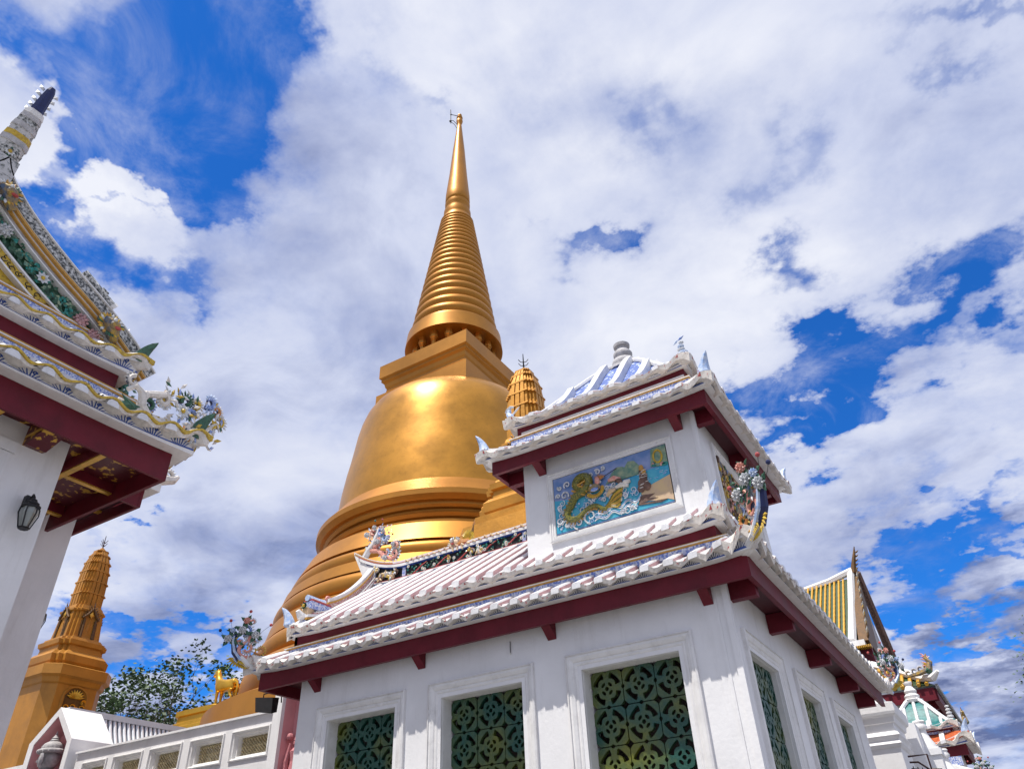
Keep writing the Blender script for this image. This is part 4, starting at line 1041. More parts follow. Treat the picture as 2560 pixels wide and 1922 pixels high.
prof += [(36.0, .86), (36.3, .82), (36.35, .84), (36.75, .82), (36.8, .74), (37.1, .70), (37.2, .76), (37.45, .77), (37.5, .70), (37.62, .70)]
m.lathe(prof, n=72); m.build('ringed_spire', ST_, angle=R_(50))
m = MB(TS); m.mt('gold_leaf').lathe([(37.6, .70), (37.75, .76), (38.3, .745), (40.3, .57), (42.96, .385), (45.4, .17), (45.6, .155)], n=48); m.build('spire_tip', ST_, smooth=True)
m = MB(TS); m.mt('gold_leaf').lathe([(45.55, .15), (45.75, .14), (45.95, .2), (46.1, .225), (46.25, .2), (46.3, .15), (46.36, .15), (46.42, .21), (46.5, .21), (46.56, .13), (46.64, .13), (46.7, .16), (46.8, .15), (46.9, .08), (46.97, .02)], n=24)
m.build('finial', ST_, angle=R_(50))
c0 = axis(46); m = MB(); m.mt('iron'); e1 = g2l(-1, 0)
P = lambda a, z: (c0.x+e1.x*a, c0.y+e1.y*a, z)
m.tube([P(.60, 45.95), P(.62, 47.5)], .03, 5); m.tube([P(.60, 46.95), P(.15, 46.75)], .025, 5); m.tube([P(.62, 46.25), P(.45, 46.25), P(.2, 45.85), P(.12, 45.5)], .022, 5); m.tube([P(.6, 46.1), P(.35, 45.8), P(.16, 45.3)], .02, 5)
m.ball(P(.63, 46.2), .09, 7, 5); m.ball(P(.60, 46.95), .06, 7, 5)
m.build('antenna_mast', ST_)

# ------------------------------------------------------------------ golden prangs
def red(a, k=.17, c=.0):
    q = [1.0, 1-k, 1-2*k]
    s = [(q[2],-q[0]),(q[2],-q[1]),(q[1],-q[1]),(q[1],-q[2]),(q[0],-q[2])]
    out = []
    for r in range(4):
        ca, sa = [(1,0),(0,1),(-1,0),(0,-1)][r]
        for x, y in s: out.append((x*ca-y*sa, x*sa+y*ca))
    return out
def octs(c=.33):
    s = [(1-c,-1),(1,-1+c)]; out = []
    for r in range(4):
        ca, sa = [(1,0),(0,1),(-1,0),(0,-1)][r]
        for x, y in s: out.append((x*ca-y*sa, x*sa+y*ca))
    return out
def make_prang(loc, label, mt_, seen_arch):
    P_ = thing('golden_prang', label, 'prang', loc, 'golden corner prangs around the stupa')
    X, Y = loc[0], loc[1]
    rs2 = random.Random(11)
    m = MB(); m.mt(mt_)
    m.sqlathe([(0, 1.20), (8.0, 1.16), (9.2, 1.16), (9.25, 1.22), (9.42, 1.26), (9.5, 1.37), (9.85, 1.37), (9.9, 1.25)], (X, Y, 0), octs())
    m.build('pedestal', P_)
    for (dx, dy) in ((1, 0),):
        f = MB(); f.mt('ochre_plaster' if mt_ == 'ochre_plaster' else mt_)
        def FP(a, z, o): return (X+dx*(1.165+o)+(0 if dx else a*1.3), Y+dy*(1.165+o)+(a*1.3 if dx else 0), z+.36)
        arch = [(-.36, 7.0), (-.36, 8.45)]+[(-.36*math.cos(t), 8.45+.38*math.sin(t)) for t in [PI*i/8 for i in range(1, 8)]]+[(.36, 8.45), (.36, 7.0)]
        f.tube([FP(a, z, .01) for a, z in arch], .05, 5)
        fo = f.build('niche_frame', P_)
        f = MB(); f.mt('gold_bright')
        for i in range(9):
            t = .25+i*(PI-.5)/8; f.petal(FP(0, 8.42, .03), FP(.29*math.cos(t), 8.42+.33*math.sin(t), .05), .11, .03, (dx, dy, 0))
        for k in range(26):
            a, z = rs2.uniform(-.27, .27), rs2.uniform(7.0, 8.35)
            q = [FP(a+math.cos(t)*.09*(1-t/8), z+math.sin(t)*.09*(1-t/8), .03) for t in [x*.6 for x in range(9)]]
            f.tube(q, .022, 4)
        f.mt('ochre_dark').add([FP(-.3, 7.0, .006), FP(.3, 7.0, .006), FP(.3, 8.5, .006), FP(.17, 8.72, .006), FP(0, 8.8, .006), FP(-.17, 8.72, .006), FP(-.3, 8.5, .006)], [tuple(range(7))])
        f.build('niche_relief', fo)
    m = MB(); m.mt(mt_)
    m.sqlathe([(9.9, 1.04), (10.05, 1.14), (10.3, 1.16), (10.45, 1.02), (10.5, .92), (10.7, .90), (10.74, .98), (10.9, 1.0), (10.94, .88), (11.05, .84)], (X, Y, 0), red(1, .15))
    m.build('tiered_base', P_)
    m = MB(); m.mt(mt_); m.sqlathe([(11.0, .74), (11.15, .70), (12.1, .62), (12.15, .68), (12.22, .68), (12.26, .60), (12.4, .56)], (X, Y, 0), red(1, .15)); nb = m.build('niche_body', P_)
    for (dx, dy) in ((1, 0), (0, -1), (-1, 0), (0, 1)):
        f = MB(); f.mt('ochre_dark')
        def FP(a, z, o): return (X+dx*(.66+o)+(0 if dx else a), Y+dy*(.66+o)+(a if dx else 0), z)
        for sg in (-1, 1):
            f.tube([FP(sg*.24, 11.1, .05), FP(sg*.23, 11.85, .03)], [.055, .045], 6); f.tube([FP(sg*.32, 11.1, .02), FP(sg*.30, 11.75, .0)], [.04, .03], 5)
            f.tube([FP(sg*.34, 11.85, .03), FP(sg*.18, 12.02, .05), FP(0, 12.30, .05)], [.05, .055, .03], 6)
            for k in range(5): f.petal(FP(sg*(.30-.06*k), 11.9+.085*k, .05), FP(sg*(.37-.055*k), 12.02+.09*k, .06), .06, .02, (dx, dy, 0))
        f.petal(FP(0, 12.2, .05), FP(0, 12.55, .07), .08, .03, (dx, dy, 0)); f.mt('gold_paint'); f.petal(FP(0, 11.88, .045), FP(0, 12.15, .05), .2, .03, (dx, dy, 0))
        f.mt(mt_).petal(FP(0, 11.1, .02), FP(0, 11.8, .02), .2, .02, (dx, dy, 0))
        f.build('niche_porch', nb)
    # ribbed tower
    m = MB(); m.mt(mt_); m2 = MB(); m2.mt(mt_); m3 = MB(); m3.mt('ochre_dark' if mt_ == 'ochre_plaster' else 'ochre_plaster')
    lev = [12.38, 12.92, 13.42, 13.88, 14.28, 14.60, 14.83]
    rad = [.545, .54, .52, .49, .44, .355, .25]
    sec = red(1, .16)
    prof = []
    for i, (z, r_) in enumerate(zip(lev, rad)):
        prof += [(z-.0, r_-.05), (z+.0, r_), (z+.055, r_*.985), (z+.056, r_-.055)]
    prof += [(14.95, .13), (15.07, .03)]
    m.sqlathe(prof, (X, Y, 0), sec)
    for i in range(6):
        z0, z1 = lev[i]+.05, lev[i+1]+.01; ra, rb = rad[i]*.975, rad[i+1]*.975
        for q in range(4):
            ca, sa = [(1,0),(0,1),(-1,0),(0,-1)][q]
            for c_ in (-.62, -.34, 0, .34, .62):
                w_ = .115 if c_ else .13
                off = 1.0 if abs(c_) < .6 else .985
                if abs(c_) > .6: continue
                ring = []
                for zz, rr_ in ((z0, ra), (z1, rb)):
                    ring.append([(X+(off*rr_*ca-(c_*rr_+s_*w_*rr_)*sa*1.0) if True else 0, Y+(off*rr_*sa+(c_*rr_+s_*w_*rr_)*ca), zz) for s_ in (-1, 1)] + [(X+((off-.15)*rr_*ca-(c_*rr_+s_*w_*rr_)*sa), Y+((off-.15)*rr_*sa+(c_*rr_+s_*w_*rr_)*ca), zz) for s_ in (1, -1)])
                m2.loft(ring)
            # flat dark quads paint the shade of slots between the ribs
            for c_ in (-.17, .17):
                zz0, zz1 = z0+.04, z1-.05; o1 = .915
                ring = [(X+(o1*rr_*ca-((c_+s_*.05)*rr_)*sa), Y+(o1*rr_*sa+((c_+s_*.05)*rr_)*ca), zz) for zz, rr_, s_ in ((zz0, ra, -1), (zz0, ra, 1), (zz1, rb, 1), (zz1, rb, -1))]
                m3.add(ring, [(0,1,2,3)])
    tb_ = m.build('ribbed_tower', P_); m2.build('ribs', tb_); m3.build('slot_shade', tb_)
    m = MB(); m.mt('iron' if mt_ != 'ochre_plaster' else 'brown_iron'); m.tube([(X, Y, 15.0), (X, Y, 15.62)], [.03, .012], 6)
    for z in (15.18, 15.32):
        for q in range(4):
            a = q*PI/2+.5; m.tube([(X, Y, z-.02), (X+.09*math.cos(a), Y+.09*math.sin(a), z), (X+.15*math.cos(a), Y+.15*math.sin(a), z+.09)], .012, 4)
    m.build('trident_finial', P_)
    return P_
PR1 = make_prang((-8.80, 15.75, 0), 'golden ribbed prang close behind the pavilion tower, bright gold', 'gold_prang', False)
PR2 = make_prang((-30.35, 16.35, 0), 'ochre gold prang with dark niches at the far left, beside the white column', 'ochre_plaster', True)
# stepped plinth of the near prang
m = MB(); m.mt('gold_prang')
m.sqlathe([(0, 2.6), (7.9, 2.6), (8.0, 2.3), (8.5, 2.25), (8.6, 1.9), (9.0, 1.8), (9.1, 1.55), (9.6, 1.5)], (-8.80, 15.75, 0), octs(.2)); m.build('stepped_plinth', PR1)

# ------------------------------------------------------------------ horse statue on its golden pedestal
HX, HY = -24.05, 19.0
PD = thing('golden_pedestal', 'stepped golden pedestal under the horse statue left of the stupa', 'pedestal', (HX-.4, HY+.3, 0))
m = MB(); m.mt('gold_bright'); m.sqlathe([(0, 1.5), (6.6, 1.5), (7.45, 1.42), (7.5, 1.32), (7.60, 1.30), (7.65, 1.20), (7.82, 1.18), (7.86, 1.26), (8.03, 1.26), (8.04, 1.05), (8.08, 1.0), (8.14, .95)], (HX-.4, HY+.3, 0), octs(.3)); m.build('tiered_block', PD)
m = MB(); m.mt('ochre_plaster'); m.lathe([(0, 2.2), (6.9, 2.2), (7.5, 1.75), (7.6, 1.3)], (HX+1.2, HY+1.6, 0), 8); m.build('side_buttress', PD)
HS = thing('horse_statue', 'golden horse statue facing left on the golden pedestal', 'statue', (HX, HY, 8.10))
dv = Vector((-1, 0, 0)); sd = Vector((0, 1, 0))
def HP(a, s_, z): return dv*a+sd*s_+Vector((0, 0, z))
jn = []; ed = []; ra = []
def J(a, s_, z, r_, p=None):
    jn.append(HP(a*1.22, s_*1.2, z*1.18)); ra.append(r_*1.36)
    if p is not None: ed.append((p, len(jn)-1))
    return len(jn)-1
ch = J(.22, 0, .72, .165); b1 = J(0, 0, .70, .15, ch); b2 = J(-.25, 0, .72, .155, b1); rp_ = J(-.38, 0, .73, .12, b2)
n1 = J(.36, 0, .86, .115, ch); n2 = J(.42, 0, 1.02, .085, n1); n3 = J(.46, 0, 1.15, .07, n2); h1 = J(.55, 0, 1.14, .06, n3); h2 = J(.66, 0, 1.05, .042, h1)
for s_ in (-1, 1):
    a = J(.27, s_*.08, .55, .06, ch); a = J(.27, s_*.085, .34, .038, a); a = J(.27, s_*.085, .10, .028, a); J(.30, s_*.085, .02, .034, a)
    a = J(-.34, s_*.08, .55, .085, b2); a = J(-.28, s_*.085, .42, .05, a); a = J(-.40, s_*.085, .28, .032, a); a = J(-.37, s_*.085, .09, .026, a); J(-.34, s_*.085, .02, .034, a)
    J(.45, s_*.035, 1.26, .016, n3)
t_ = J(-.47, 0, .72, .035, rp_); t_ = J(-.52, 0, .55, .04, t_); J(-.50, 0, .30, .03, t_)
me = bpy.data.meshes.new('body'); me.from_pydata([tuple(v) for v in jn], ed, []); ho = bpy.data.objects.new('body', me); scene.collection.objects.link(ho); ho.parent = HS; ho['_w'] = (0, 0, 0)
me.materials.append(MATS['gold_bright'])
sk = ho.modifiers.new('s', 'SKIN'); ho.modifiers.new('u', 'SUBSURF').levels = 2
for i, sv in enumerate(me.skin_vertices[0].data): sv.radius = (ra[i], ra[i]); sv.use_root = (i == 0)
ho.modifiers['u'].render_levels = 2; sk.use_smooth_shade = True

# ------------------------------------------------------------------ perimeter wall with pierced openings, image niche, gate pier
PWV = 9.0
PW = thing('perimeter_wall', 'low white wall with recessed openings and yellowish pierced panels, left of the pavilion', 'wall', (-12.5, PWV, 0))
ops = [(-10.98, -10.14), (-12.03, -11.23), (-13.12, -12.30), (-14.16, -13.37), (-15.1, -14.41)]
m = MB(); m.mt('white_plaster')
xs = sorted([q for o_ in ops for q in o_]); u0 = -10.06
edges = [-15.4]+xs+[u0]
zo0, zo1, ztp = 3.83, 4.235, 4.44
for i in range(0, len(edges)-1, 2): m.box(edges[i], edges[i+1], PWV, PWV+.35, 0, ztp)
for a, b in ops: m.box(a, b, PWV, PWV+.35, 0, zo0); m.box(a, b, PWV, PWV+.35, zo1, ztp)
m.box(-15.4, u0+.01, PWV-.05, PWV+.4, ztp+.001, ztp+.035)
m.build('wall', PW)
for i, (a, b) in enumerate(ops):
    f = MB(); f.mt('white_trim'); moulding(f, (a-.03, PWV, zo0-.03), (1,0,0), (0,0,1), (0,-1,0), b-a+.06, zo1-zo0+.06, [(0,0),(0,.025),(.02,.03),(.03,.0),(.05,-.01),(.06,-.06),(.085,-.07),(.09,-.2)], False)
    fo = f.build('opening_frame', PW)
    l = MB(); l.mt('cream_lattice')
    nx = 11; cw = (b-a-.1)/nx
    for k in range(-6, nx+1):
        for s_ in (1, -1):
            x0 = a+.05+k*cw; 
            p, q = ((x0, zo0+.03), (x0+.42, zo1-.03)) if s_ > 0 else ((x0, zo1-.03), (x0+.42, zo0+.03))
            # clip to the opening
            t0 = max(0, (a+.05-p[0])/(q[0]-p[0])); t1_ = min(1, (b-.05-p[0])/(q[0]-p[0]))
            if t1_ <= t0: continue
            P0 = (p[0]+(q[0]-p[0])*t0, PWV+.17+.012*s_, p[1]+(q[1]-p[1])*t0); P1 = (p[0]+(q[0]-p[0])*t1_, PWV+.17+.012*s_, p[1]+(q[1]-p[1])*t1_)
            l.tube([P0, P1], .013, 5)
    for k in range(nx):
        for j in range(3): l.ball((a+.05+(k+.5)*cw, PWV+.15, zo0+.09+j*.11), .020, 6, 4)
    l.build('pierced_panel', fo)
NI = thing('image_niche', 'white pointed niche with pink inside, holding the carved head', 'niche', (-16.0, 9, 0))
m = MB(); m.mt('white_plaster')
out = [(-16.97, 0), (-16.97, 4.80), (-16.2, 5.39), (-15.50, 4.72), (-15.50, 0)]
inn = [(-16.80, 3.2), (-16.80, 4.76), (-16.2, 5.22), (-15.64, 4.68), (-15.64, 3.2)]
F = lambda a, b, d: (a, d, b)
v0_, v1_ = 8.85, 9.75; BK = 9.24
vs = [F(a, b, v0_) for a, b in out]+[F(a, b, v0_) for a, b in inn]+[F(a, b, v1_) for a, b in out]+[F(a, b, BK+.01) for a, b in inn]
fs = [(0,1,6,5),(1,2,7,6),(2,3,8,7),(3,4,9,8),(0,5,9,4),(0,10,11,1),(1,11,12,2),(2,12,13,3),(3,13,14,4),(5,6,16,15),(6,7,17,16),(7,8,18,17),(8,9,19,18),(9,5,15,19),(10,14,13,12,11)]
m.add(vs, fs); m.build('surround', NI)
m = MB(); m.mt('pink_lit').loft([[F(a*1.0, b, v0_+.012) for a, b in [(-16.795, 3.2), (-16.795, 4.755), (-16.2, 5.213), (-15.645, 4.677), (-15.645, 3.2)]], [F(a, b, BK+.005) for a, b in [(-16.795, 3.2), (-16.795, 4.755), (-16.2, 5.213), (-15.645, 4.677), (-15.645, 3.2)]]], cap=False).add([F(a, b, BK) for a, b in inn], [(0,1,2,3,4)]); m.build('back_wall', NI)
BU = thing('carved_head', 'pale stone carved head with a pointed layered crown inside the pink niche', 'statue', (-16.25, 9.1, 3.4))
m = MB(lambda p: Vector((-16.30-p[0]*1.15, 8.97+p[1]*1.1, 4.27+(p[2]-4.15)*.72))); m.mt('stone_grey')
rings = []
def hr(z):                          # half-depth and front offset of a head in profile, z 0..1
    return
NZ = 22
for i in range(NZ+1):
    f = i/NZ; z = 4.15+f*.50
    base = math.sin(PI*min(1, max(0.02, (f*.84+.10))))**.62
    ring = []
    for k in range(20):
        a = 2*PI*k/20; cx_, sy_ = math.cos(a), math.sin(a)
        r_ = .21*base
        if cx_ > 0:
            face = cx_**6
            nose = math.exp(-((f-.46)/.09)**2)*.11*(1 if f < .5 else .7); brow = math.exp(-((f-.62)/.05)**2)*.02; lips = math.exp(-((f-.27)/.045)**2)*.05; chin = math.exp(-((f-.10)/.07)**2)*.03; eye = -math.exp(-((f-.56)/.03)**2)*.015
            r_ += face*(nose+brow+lips+chin+eye)
        ring.append((r_*cx_, r_*sy_*.8, z))
    rings.append(ring)
m.loft(rings); m.build('face', BU, smooth=True)
m = MB(lambda p: Vector((-16.30-p[0]*1.15, 8.97+p[1]*1.1, 4.545+(p[2]-4.54)*(.68 if p[2] > 4.54 else 1)))); m.mt('stone_grey')
m.lathe([(4.54, .22), (4.58, .245), (4.63, .24), (4.66, .20), (4.67, .175), (4.72, .185), (4.80, .155), (4.86, .10), (4.87, .07), (4.90, .085), (4.93, .06), (4.96, .068), (4.99, .045), (5.03, .03), (5.08, .018), (5.16, .004)], (-.02, 0, 0), 18)
for k in range(16):
    a = 2*PI*k/16
    for (z, r_, s_) in ((4.585, .245, .05), (4.70, .185, .07)):
        m.petal((-.02+math.cos(a)*r_, math.sin(a)*r_, z-s_*.6), (-.02+math.cos(a)*r_*.9, math.sin(a)*r_*.9, z+s_), s_, .012, (math.cos(a), math.sin(a), .2))
m.tube([(-.09, -.19, 4.28), (-.12, -.21, 4.4), (-.10, -.20, 4.52)], [.03, .045, .03], 6); m.tube([(-.05, 0, 3.3), (-.05, 0, 4.25)], [.3, .13], 10); m.tube([(.1, .0, 3.3), (.06, 0, 3.9)], [.2, .1], 10)
m.build('crown', BU, angle=R_(60))
SP = thing('shrine_side_post', 'small carved white post at the far left foot of the niche', 'post', (-17.3, 9.3, 0))
m = MB(); m.mt('stone_grey').lathe([(3.9, .12), (4.2, .12), (4.25, .16), (4.3, .10), (4.42, .08), (4.5, .12), (4.58, .06), (4.7, .01)], (-17.25, 9.3, 0), 10); m.mt('white_plaster').box(-18.6, -16.98, 9.1, 9.5, 0, 4.5); m.build('post', SP)
PP = thing('pink_gate_pier', 'pink plastered pier with carved guardian figures between wall and pavilion', 'pier', (-9.6, 9.1, 0))
m = MB(); m.mt('white_plaster').box(-10.055, -9.87, 8.95, 9.02, 0, 4.72); m.mt('pink_lit').box(-10.05, -8.9, 9.25, 9.5, 0, 5.2); m.box(-10.05, -9.87, 9.021, 9.249, 0, 4.72); m.box(-9.97, -8.9, 9.0, 9.24, 4.72, 4.86); m.build('pier', PP)
m = MB(); m.mt('pink_plaster')
rs3 = random.Random(5)
def figure(u, z0, s_):
    q = lambda a, b: (u+a*s_, 9.16, z0+b*s_)
    m.tube([q(0, -1.6), q(0, -.9), q(.02, -.5), q(0, -.2), q(0, -.08)], [.16*s_, .2*s_, .15*s_, .19*s_, .08*s_], 8)
    m.ball(q(0, .06), .12*s_, 8, 7, (.9, .9, 1.15)); m.tube([q(0, .15), q(0, .28), q(0, .46)], [.11*s_, .06*s_, .01*s_], 7)
    for sg in (-1, 1): m.tube([q(sg*.17, -.2), q(sg*.27, -.45), q(sg*.1, -.6)], [.06*s_, .05*s_, .04*s_], 6)
    for k in range(9): m.ball(q(rs3.uniform(-.16, .16), -.2-.12*k), .045*s_, 5, 4)
figure(-9.66, 3.92, .46); figure(-9.42, 4.42, .46); figure(-9.86, 3.75, .3); figure(-9.44, 3.7, .36); figure(-9.2, 4.3, .4)
m.tube([(-9.84, 9.16, 3.3), (-9.80, 9.12, 3.7), (-9.74, 9.12, 3.95)], [.05, .04, .03], 7); m.ball((-9.80, 9.14, 4.05), .06, 8, 6)
m.build('guardian_relief', PP)
# ribbed metal roof behind the wall
CR = thing('walkway_roof', 'white ribbed metal roof of a covered walkway behind the wall', 'roof', (-21, 13, 0))
m = MB(); m.mt('metal_gap')
A0, A1 = 11.2, 17.5
m.add([(-20.0, A0, 6.18), (-20.0, A1, 6.18), (-19.55, A1, 5.3), (-19.55, A0, 5.3), (-21.5, A0, 5.2), (-21.5, A1, 5.2)], [(0,1,2,3), (0,4,5,1)])
m.box(-21.3, -19.7, A0+.1, A1-.1, 0, 5.25)
m.build('roof_sheet', CR)
m = MB(); m.mt('metal_roof'); v = A0
while v < A1:
    m.tube([(-19.97, v, 6.19), (-19.80, v, 5.83), (-19.50, v, 5.28)], .042, 6); v += .135
m.build('roof_ribs', CR)
m = MB(); m.mt('metal_roof').box(-20.12, -19.9, A0-.1, A1+.1, 6.16, 6.30); m.build('ridge_cap', CR)
# ------------------------------------------------------------------ temple hall at the left (its ridge runs away from the court)
LH = thing('temple_hall', 'tall white temple hall at the left edge with maroon eaves and ceramic gable', 'temple', (-10, 2.5, 0))
US = -8.5
h1_ = Tier(LH, 6.52, 2.0, .38, .395, .70, .33, style='hall', lift=.12, sharp=False)
h1_.side((US, -2.5), (US, 5.144), (1, 0), m0=0, m1=1, tips=(False, True), horn=(False, True), deck='white_tile')
h1_.side((US, 5.144), (-11.2, 5.144), (0, 1), m0=1, m1=0, tips=(True, False), horn=(False, False), deck='white_tile')
h1_.done()
h2_ = Tier(LH, 7.575, 1.7, .295, .395, .75, .30, style='hall', lift=.14, sharp=False)
h2_.side((-8.85, -2.2), (-8.85, 4.28), (1, 0), m0=0, m1=1, tips=(False, True), horn=(False, True), deck='white_tile')
h2_.side((-8.85, 4.28), (-12.0, 4.28), (0, 1), m0=1, m1=0, tips=(True, False), horn=(False, False), deck='white_tile')
h2_.done()
m = MB(); m.mt('white_plaster').box(-11.0, -9.1, 2.95, 4.09, 0, 6.9); m.box(-9.1, -9.06, 3.05, 3.45, 0, 6.35); m.box(-9.1, -9.05, 2.98, 3.5, 6.36, 6.5); m.box(-9.1, -9.06, -1.5, 1.2, 0, 6.9)
m.build('column', LH)
m = MB(); m.mt('white_plaster').box(-20, -11.3, -2.0, 5.55, 0, 9.0); m.box(-11.3, -11.0, -2, 4.0, 0, 6.9); m.build('hall_wall', LH)
m = MB(); m.mt('white_plaster').add([(-9.7, -.4, 8.3), (-9.7, 4.3, 8.3), (-9.7, 2.0, 10.2), (-16, -.4, 8.3), (-16, 4.3, 8.3), (-16, 2.0, 10.3)], [(0,1,2), (1,4,5,2), (0,2,5,3)]); m.build('upper_roof', LH)
m = MB(); m.mt('gold_red').box(-11.3, -8.56, -1.5, 5.085, 6.79, 6.82); m.build('painted_ceiling', LH)
for (a, b, c, d_) in ((-11.25, -8.57, 4.30, 4.42), (-11.25, -8.57, 3.0, 3.12)):
    f = MB(); f.mt('maroon').box(a, b, c, d_, 6.64, 6.789); f.mt('gold_paint').box(a, b, c+.02, d_-.02, 6.62, 6.639); f.build('ceiling_beam', LH)
for (a, b) in ((-10.9, -10.78), (-9.72, -9.60)):
    f = MB(); f.mt('maroon').box(a, b, 4.42, 5.08, 6.66, 6.788); f.mt('gold_paint').box(a+.02, b-.02, 4.42, 5.08, 6.64, 6.659); f.build('ceiling_beam', LH)
f = MB(); f.mt('gold_red').prism([(-9.1, 6.78), (-8.56, 6.78), (-8.56, 6.62), (-9.0, 6.50), (-9.1, 6.52)], lambda a, b, d: (a, d, b), 3.55, 3.80); f.mt('gold_paint').box(-9.08, -8.6, 3.54, 3.545, 6.60, 6.64); f.build('eave_bracket', LH)
# deep eave of the body behind
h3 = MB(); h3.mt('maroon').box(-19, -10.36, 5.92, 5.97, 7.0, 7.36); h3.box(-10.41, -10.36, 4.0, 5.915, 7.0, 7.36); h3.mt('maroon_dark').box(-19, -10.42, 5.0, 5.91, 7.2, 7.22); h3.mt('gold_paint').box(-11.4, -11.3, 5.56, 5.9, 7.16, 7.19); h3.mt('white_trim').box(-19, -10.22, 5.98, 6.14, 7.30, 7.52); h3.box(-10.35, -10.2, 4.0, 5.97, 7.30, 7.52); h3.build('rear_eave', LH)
T = lambda p: Vector((-10.25-p[1], 6.05+p[0], 7.5+p[2]))
h3 = MB(lambda p: T((p[0], p[1], p[2]))); h3.mt('cream_trim').tube([(-.1,0,0), (.1,0,.03), (.28,0,.1), (.36,0,.2)], [.1,.09,.07,.03], 7); scroll(h3, (.18, .17), .1, -1, .9, 1, .03, 'cream_trim', 'flower_white', 'stone_grey', 1); h3.build('rear_eave_ornament', LH)
# gable: concentric painted bands along the swept rake
GU = -9.25
rk = catm([(4.85, 8.36), (4.43, 8.68), (3.87, 9.01), (3.22, 9.32), (2.62, 9.66), (2.25, 9.95), (2.08, 10.15), (2.0, 10.32)], 5)
def rake(off, both=True):
    out = []
    for i, p in enumerate(rk):
        a = rk[max(i-1, 0)]; b = rk[min(i+1, len(rk)-1)]; t = Vector((b[0]-a[0], b[1]-a[1])).normalized(); n_ = Vector((-t.y, t.x))
        if n_.x > 0: n_ = n_
        q = Vector(p)-n_*0+Vector((-abs(t.y), -abs(t.x)))*off
        out.append((max(q.x, 2.0), q.y))
    return out
def rband(mb, mt_, o0, o1, d0, d1):
    mb.mt(mt_); A_, B_ = rake(o0), rake(o1); rr = []
    for a, b in zip(A_, B_): rr.append([(GU+d0, a[0], a[1]), (GU+d1, a[0], a[1]), (GU+d1, b[0], b[1]), (GU+d0, b[0], b[1])])
    mb.loft(rr)
m = MB()
for sgn in (1, -1):
    if sgn < 0: m.T = lambda p: Vector((p[0], 4.0-p[1], p[2]))
    rband(m, 'black_white', 0, .13, -.25, .22); rband(m, 'white_trim', -.02, .0, -.25, .25); rband(m, 'white_trim', .131, .15, -.2, .20)
    rband(m, 'ochre_line', .151, .185, -.2, .21); rband(m, 'white_trim', .186, .225, -.2, .16); rband(m, 'ochre_line', .226, .245, -.2, .18); rband(m, 'stone_grey', .246, .30, -.2, .13); rband(m, 'white_trim', .301, .32, -.2, .15)
    rband(m, 'leaf_green', .321, .60, -.2, .03); rband(m, 'white_trim', .601, .63, -.2, .12); rband(m, 'yellow', .631, .76, -.2, .08); rband(m, 'white_trim', .761, .79, -.2, .11)
m.T = None
m.mt('yellow').add([(GU+.02, -.6, 8.1), (GU+.02, 4.3, 8.1), (GU+.02, 3.2, 8.9), (GU+.02, 2.0, 9.8), (GU+.02, .8, 8.9)], [(0,1,2,3,4)])
rg = random.Random(9)
A_ = rake(.68)
for i in range(0, len(A_)-1):
    a = A_[i]; 
    for k in range(2):
        y, z = a[0]+rg.uniform(-.04, .04), a[1]+rg.uniform(-.04, .04); s_ = rg.choice((1, -1))
        m.mt('black_paint').tube([(GU+.085, y+math.cos(t*s_)*.05*(1-t/7), z+math.sin(t*s_)*.05*(1-t/7)) for t in [x*.6 for x in range(9)]], .006, 4)
GB = m.build('gable', LH)
m = MB(lambda p: Vector((GU+.05-p[1], p[0], p[2])))
A_ = rake(.46)
for i in range(len(A_)-3):
    a = A_[i]
    for k in range(20): leaf(m, (a[0]+rg.uniform(-.12, .12), -.04, a[1]+rg.uniform(-.12, .12)), .085, rg.uniform(0, 6.3), rg.choice(['leaf_green', 'teal', 'leaf_green', 'hill_green']), .6)
fz = m.build('gable_flowers', GB)
for idx, col, r_ in ((20, 'flower_white', .11), (15, 'flower_white', .10), (10, 'pink_tile', .12), (8, 'pink_tile', .11), (5, 'flower_white', .09), (26, 'coral', .09), (3, 'yellow', .08)):
    a = A_[idx]; f = MB(lambda p: Vector((GU+.10-p[1], p[0], p[2])))
    if idx in (15, 5): daisy(f, (a[0], -.03, a[1]), r_)
    else: pompom(f, (a[0], -.03, a[1]), r_, col)
    f.build('ceramic_flower', fz)
def rake_beast(i, s_):
    A2 = rake(.24); a = A2[i]; f = MB(lambda p: Vector((GU+.22-p[1]*s_, a[0]+p[0]*s_, a[1]+p[2]*s_)))
    f.mt('relief_mix').tube([(-.15,0,.12), (-.02,-.04,.06), (.08,-.05,-.06), (.16,0,-.16)], [.06, .10, .10, .05], 8)
    f.mt('relief_mix').ball((.04,-.13,.0), .075, 8, 6); f.mt('red_paint').ball((.07,-.17,-.05), .035, 6, 5, (1.5,1,.6)); f.mt('flower_white').ball((.0,-.18,.05), .03, 6, 5)
    for k in range(26):
        an = k*.27; f.mt(rg.choice(['yellow', 'yellow', 'leaf_green', 'flower_white', 'ochre_line'])).petal((math.cos(an)*.10,-.07,math.sin(an)*.09), (math.cos(an)*.21,-.10,math.sin(an)*.20), .06, .02, (0,1,0))
    f.build('gable_lion', GB)
rake_beast(24, 1.0); rake_beast(8, 1.0)
